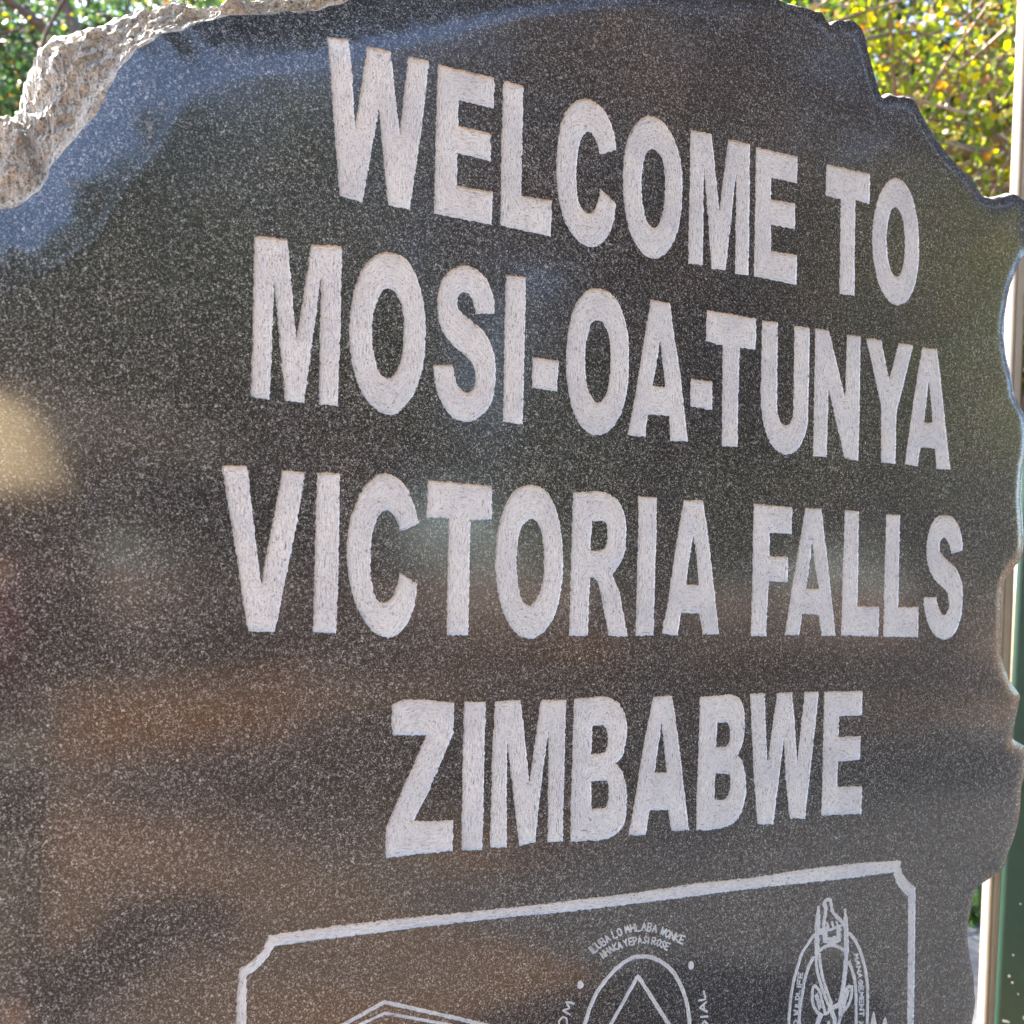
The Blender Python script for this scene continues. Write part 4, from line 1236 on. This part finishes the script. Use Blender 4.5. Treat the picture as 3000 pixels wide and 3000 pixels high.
for (b, th, ch, cr, pal, nc, nl, lab) in FRONT:
    tree(lab, b, th, .28, [((0, 0, ch - cr * .8), (cr, cr, cr * .9)), ((cr * .5, .5, ch - cr * 1.5), (cr * .8, cr * .8, cr * .6)), ((-cr * .6, .3, ch - cr * 1.4), (cr * .8, cr * .8, cr * .6))], nc, nl, .24, pal, 'bark', LEAF4, .6)
bS = (6.4, 2.6, 0)  # out of view; crown placed to shade the ground mirrored in the stone
tree('spreading unseen tree added to shade the ground, crown over the photographer', bS, 4.9, .24,
     [(rel((-.5, -.2, 6.3), bS), (1.7, 1.5, .7)), (rel((1.8, 1.2, 6.2), bS), (2.0, 1.7, .8)), (rel((3.8, .8, 6.3), bS), (2.0, 1.5, .8)), (rel((1.4, -1.2, 6.5), bS), (1.9, 1.5, .7)), (rel((-.4, 1.7, 6.4), bS), (1.2, 1.0, .6))],
     420, 70, .12, PAL_MIX, 'bark', LEAF4, .36, lean=(-1.6, -.6), limb=4)
# ------------------------------------------------------------------ ground behind the stone
pb = bmesh.new()
bmesh.ops.create_grid(pb, x_segments=90, y_segments=70, size=1)
for v in pb.verts:
    v.co.x = v.co.x * 4.5 + 3.5
    v.co.y = v.co.y * 2.2 + 4.9
    e = min(1, (2.2 - abs(v.co.y - 4.9)) / .25, (4.5 - abs(v.co.x - 3.5)) / .25)
    v.co.z = 0.006 + max(0, e) * (0.035 * max(0, noise.noise(v.co * 1.9)) + 0.03 * max(0, noise.noise(v.co * 5)))
tag(bm_obj('path', pb, MAT['path'], smooth=True), kind='structure')


pb = bmesh.new()  # added dark sheet: darkens the stone's lower right reflection in place of shade
bmesh.ops.create_grid(pb, x_segments=60, y_segments=30, size=1)
for v in pb.verts:
    v.co.x = v.co.x * 4.0 + 5.6
    v.co.y = v.co.y * 1.5 + .95 - (v.co.x - 1.6) * .06
    v.co.z = 0.006 + 0.006 * max(0, noise.noise(v.co * 2.0))
tag(bm_obj('shade_sheet', pb, MAT['ground_shade'], smooth=True), kind='structure')


# drifts of fallen leaves on the sunny ground beyond the shade
pos = []
for (x, y, rx, ry, n) in ((12.2, -9.2, 2.6, 1.0, 3600), (12.8, -6.2, 3.4, .8, 2600), (11.2, -4.7, 2.4, .6, 2400), (7.2, -8.8, 1.6, .8, 900), (17.5, -5.2, 2.2, .8, 900), (3.3, -5.6, 1.2, .6, 700)):
    q = rng.normal(size=(n, 2)) * .5
    pos.append(np.stack([x + q[:, 0] * rx, y + q[:, 1] * ry, rng.uniform(.01, .09, n)], 1))
pos = np.concatenate(pos)
litter = leaves_mesh('leaf_litter', pos, .13, pick([((0.52, 0.23, 0.06), .6), ((0.42, 0.25, 0.09), .3), ((0.28, 0.15, 0.07), .1)], len(pos)), None, LEAF4, 0)
tag(litter, 'drifts of fallen orange leaves on the sunny earth behind the photographer', 'leaf litter', kind='stuff')


def weed(label, loc, n, spread, size):
    t = empty('weed', loc)
    tag(t, label, 'weed')
    bm = bmesh.new()
    pos = []
    for k in range(n):
        a = rng.uniform(0, 6.28)
        r_ = spread * rng.uniform(.3, 1)
        tip = Vector((r_ * math.cos(a), r_ * math.sin(a), spread * rng.uniform(.4, 1.3)))
        tube(bm, [(0, 0, -.02), tip * .5 + Vector((0, 0, .03)), tip], [.004, .003, .0015], 4)
        for f in np.linspace(.3, 1, 7):
            pos.append(np.array(tip * f) + rng.normal(size=3) * .02)
    bm_obj('stem', bm, MAT['bark'], t)
    pos = np.array(pos)
    leaves_mesh('foliage', pos, size, pick([((0.06, 0.13, 0.03), .6), ((0.10, 0.18, 0.04), .4)], len(pos)), t, LEAF6, -.3)


def on_ground(x, y):
    r_ = ray([(x, y)])[0]
    return tuple(CAMP + r_ * (-CAM_H / r_[2]))


weed('small green weed on the gravel nearest the posts', on_ground(2840, 2710), 12, .10, .045)
weed('leafy green weed at the far side of the gravel', on_ground(2875, 2615), 26, .22, .06)
weed('low green weed half hidden by the stone', on_ground(2815, 2640), 14, .14, .05)

# ------------------------------------------------------------------ photographer (a reflection in the polished stone)
def skin_chain(name, joints, edges, mat, parent=None, sub=2, root=0):
    me = bpy.data.meshes.new(name)
    me.from_pydata([j[0] for j in joints], edges, [])
    o = bpy.data.objects.new(name, me)
    C.objects.link(o)
    if parent:
        o.parent = parent
    md = o.modifiers.new('skin', 'SKIN')
    sv = me.skin_vertices[0].data if me.skin_vertices else None
    if sv is None:
        bpy.context.view_layer.objects.active = o
        bpy.ops.mesh.customdata_skin_add()
        sv = me.skin_vertices[0].data
    for k, j in enumerate(joints):
        r_ = j[1]
        sv[k].radius = (r_, r_) if not isinstance(r_, tuple) else r_
        sv[k].use_root = (k == root)
    md.use_smooth_shade = True
    s = o.modifiers.new('sub', 'SUBSURF')
    s.levels = s.render_levels = sub
    me.materials.append(mat)
    return o


PX, PY = -0.09, -0.42
person = empty('person', (PX, PY, 0))
tag(person, 'person in a straw hat and maroon shirt holding a phone up, mirrored in the stone', 'person')
J = [((0, 0, .95), (.15, .11)), ((0, 0, 1.15), (.14, .10)), ((0, .0, 1.36), (.16, .10)), ((0, 0, 1.46), (.07, .06)), ((0, .01, 1.53), (.055, .055)),
     ((.17, 0, 1.41), .055), ((.26, .06, 1.17), .045), ((.12, .30, 1.30), .034), ((.05, .36, 1.34), .028),
     ((-.17, 0, 1.41), .055), ((-.26, .06, 1.17), .045), ((-.10, .30, 1.30), .034), ((-.02, .36, 1.33), .028),
     ((.09, 0, .88), .085), ((.10, .02, .50), .055), ((.10, -.02, .10), .04), ((.10, .10, .04), .035),
     ((-.09, 0, .88), .085), ((-.10, .02, .50), .055), ((-.10, -.02, .10), .04), ((-.10, .10, .04), .035)]
Ed = [(0, 1), (1, 2), (2, 3), (3, 4), (2, 5), (5, 6), (6, 7), (7, 8), (2, 9), (9, 10), (10, 11), (11, 12), (0, 13), (13, 14), (14, 15), (15, 16), (0, 17), (17, 18), (18, 19), (19, 20)]
skin_chain('body', J, Ed, MAT['skin'], person)
skin_chain('shirt', [((0, 0, .90), (.17, .13)), ((0, 0, 1.15), (.165, .125)), ((0, 0, 1.37), (.18, .12)), ((0, 0, 1.455), (.08, .07)), ((.18, 0, 1.41), .072), ((.245, .04, 1.22), .066), ((-.18, 0, 1.41), .072), ((-.245, .04, 1.22), .066)],
           [(0, 1), (1, 2), (2, 3), (2, 4), (4, 5), (2, 6), (6, 7)], MAT['shirt'], person)
skin_chain('trousers', [((0, 0, .95), (.165, .125)), ((.09, 0, .86), .105), ((.10, .02, .50), .08), ((.10, -.01, .12), .07), ((-.09, 0, .86), .105), ((-.10, .02, .50), .08), ((-.10, -.01, .12), .07)],
           [(0, 1), (1, 2), (2, 3), (0, 4), (4, 5), (5, 6)], MAT['trousers'], person)
for s in (1, -1):
    skin_chain('shoe', [((s * .10, -.05, .04), .045), ((s * .10, .06, .04), .05), ((s * .10, .17, .035), .04)], [(0, 1), (1, 2)], MAT['shoe'], person)
    # fingers closing on the phone
    for q in range(4):
        zz = 1.315 + q * .018
        skin_chain('finger', [((s * .075, .365, zz), .009), ((s * .088, .395, zz + .002), .0085), ((s * .072, .414, zz + .003), .008)], [(0, 1), (1, 2)], MAT['skin'], person, 1)
    skin_chain('thumb', [((s * .07, .35, 1.31), .011), ((s * .05, .372, 1.335), .0095), ((s * .035, .376, 1.35), .009)], [(0, 1), (1, 2)], MAT['skin'], person, 1)
bm = bmesh.new()
bmesh.ops.create_uvsphere(bm, u_segments=32, v_segments=24, radius=1)
for v in bm.verts:
    x, y, z = v.co
    jaw = 1 - .28 * max(0, -z) ** 1.5
    v.co = Vector((x * .075 * jaw, y * .095 * (1 - .12 * max(0, -z)), z * .115 + 1.62))
    if y > .6:
        v.co.y += .018 * math.exp(-((x / .16) ** 2 + ((z + .12) / .22) ** 2))            # nose
        v.co.y -= .010 * math.exp(-(((abs(x) - .38) / .16) ** 2 + ((z - .02) / .10) ** 2))   # eye sockets
        v.co.y += .005 * math.exp(-((x / .3) ** 2 + ((z + .50) / .07) ** 2))               # lips
head = bm_obj('head', bm, MAT['skin'], person, smooth=True)
for s in (1, -1):
    bm = bmesh.new()
    bmesh.ops.create_uvsphere(bm, u_segments=12, v_segments=8, radius=1)
    for v in bm.verts:
        v.co = Vector((s * .076 + v.co.x * .008, v.co.y * .02 - .005, v.co.z * .032 + 1.61))
    bm_obj('ear', bm, MAT['skin'], head, smooth=True)
    bm = bmesh.new()
    bmesh.ops.create_uvsphere(bm, u_segments=12, v_segments=8, radius=.011)
    for v in bm.verts:
        v.co += Vector((s * .029, .078, 1.622))
    bm_obj('eye', bm, MAT['black'], head, smooth=True)
bm = bmesh.new()
bmesh.ops.create_uvsphere(bm, u_segments=24, v_segments=16, radius=1)
for v in bm.verts:
    x, y, z = v.co
    v.co = Vector((x * .084, y * .1 - .012, z * .118 + 1.63))
bmesh.ops.delete(bm, geom=[v for v in bm.verts if v.co.z < 1.60 or (v.co.y > .03 and v.co.z < 1.68)], context='VERTS')
bm_obj('hair', bm, MAT['hair'], head, smooth=True)
# straw hat: one lathe, brim drooping
bm = bmesh.new()
prof = [(.002, 1.835), (.06, 1.83), (.11, 1.805), (.145, 1.765), (.175, 1.715), (.205, 1.66), (.235, 1.60), (.255, 1.555), (.252, 1.549), (.23, 1.59), (.20, 1.65), (.168, 1.708), (.138, 1.757), (.105, 1.796), (.058, 1.82), (.002, 1.825)]
seg = 40
rows = [[bm.verts.new((r_ * math.cos(k * 2 * math.pi / seg), r_ * math.sin(k * 2 * math.pi / seg) * 1.08, z + .008 * math.sin(2 * k * 2 * math.pi / seg) * (r_ > .15))) for k in range(seg)] for r_, z in prof]
for a, b in zip(rows, rows[1:]):
    for k in range(seg):
        bm.faces.new((a[k], a[(k + 1) % seg], b[(k + 1) % seg], b[k]))
hat = bm_obj('hat', bm, MAT['straw'], person, smooth=True)
phone = empty('phone', (0, -.012, CAM_H))
tag(phone, 'dark phone held up by the person in the straw hat', 'phone')
bm = bmesh.new()
bmesh.ops.create_cube(bm, size=1)
for v in bm.verts:
    v.co = Vector((v.co.x * .074, v.co.y * .008, v.co.z * .155 - .05))
bmesh.ops.bevel(bm, geom=bm.edges[:], offset=.003, segments=2, affect='EDGES')
bm_obj('phone_body', bm, MAT['black'], phone)
bm = bmesh.new()
bmesh.ops.create_cone(bm, cap_ends=True, segments=20, radius1=.006, radius2=.006, depth=.002, matrix=Matrix.Translation((.0, .005, 0)) @ Matrix.Rotation(math.pi / 2, 4, 'X'))
bm_obj('phone_lens', bm, MAT['black'], phone)

# ------------------------------------------------------------------ open shelter behind the photographer (reflected pale roof edge)
sh_o = empty('shelter', (4.6, -11.0, 0), math.radians(-20))
tag(sh_o, 'open timber shelter with pale fascia board behind the photographer', 'shelter')


def box(name, lo_, hi_, mat, parent, bev=.01):
    bm = bmesh.new()
    bmesh.ops.create_cube(bm, size=1)
    for v in bm.verts:
        v.co = Vector([lo_[k] + (v.co[k] + .5) * (hi_[k] - lo_[k]) for k in range(3)])
    if bev:
        bmesh.ops.bevel(bm, geom=bm.edges[:], offset=bev, segments=1, affect='EDGES')
    return bm_obj(name, bm, mat, parent)


for x in (-2.6, 0, 2.6):
    for y in (-1.8, 1.8):
        box('post', (x - .07, y - .07, -.1), (x + .07, y + .07, 2.79), MAT['timber'], sh_o)
for y, y2 in ((2.0, 2.03), (-2.03, -2.0)):
    box('fascia', (-3.0, y, 2.77), (3.0, y2, 3.06), MAT['fascia'], sh_o, .004)
bm = bmesh.new()
rv = [(-3.1, -2.05, 3.07), (3.1, -2.05, 3.07), (3.1, 2.05, 3.07), (-3.1, 2.05, 3.07), (-2.2, 0, 3.8), (2.2, 0, 3.8)]
vs = [bm.verts.new(v) for v in rv]
for f in ((0, 1, 5, 4), (2, 3, 4, 5), (1, 2, 5), (3, 0, 4), (3, 2, 1, 0)):
    bm.faces.new([vs[i] for i in f])
bm_obj('roof', bm, MAT['thatch'], sh_o)
box('back_wall', (-2.5, -1.95, 0), (2.5, -1.88, 2.5), MAT['timber'], sh_o)
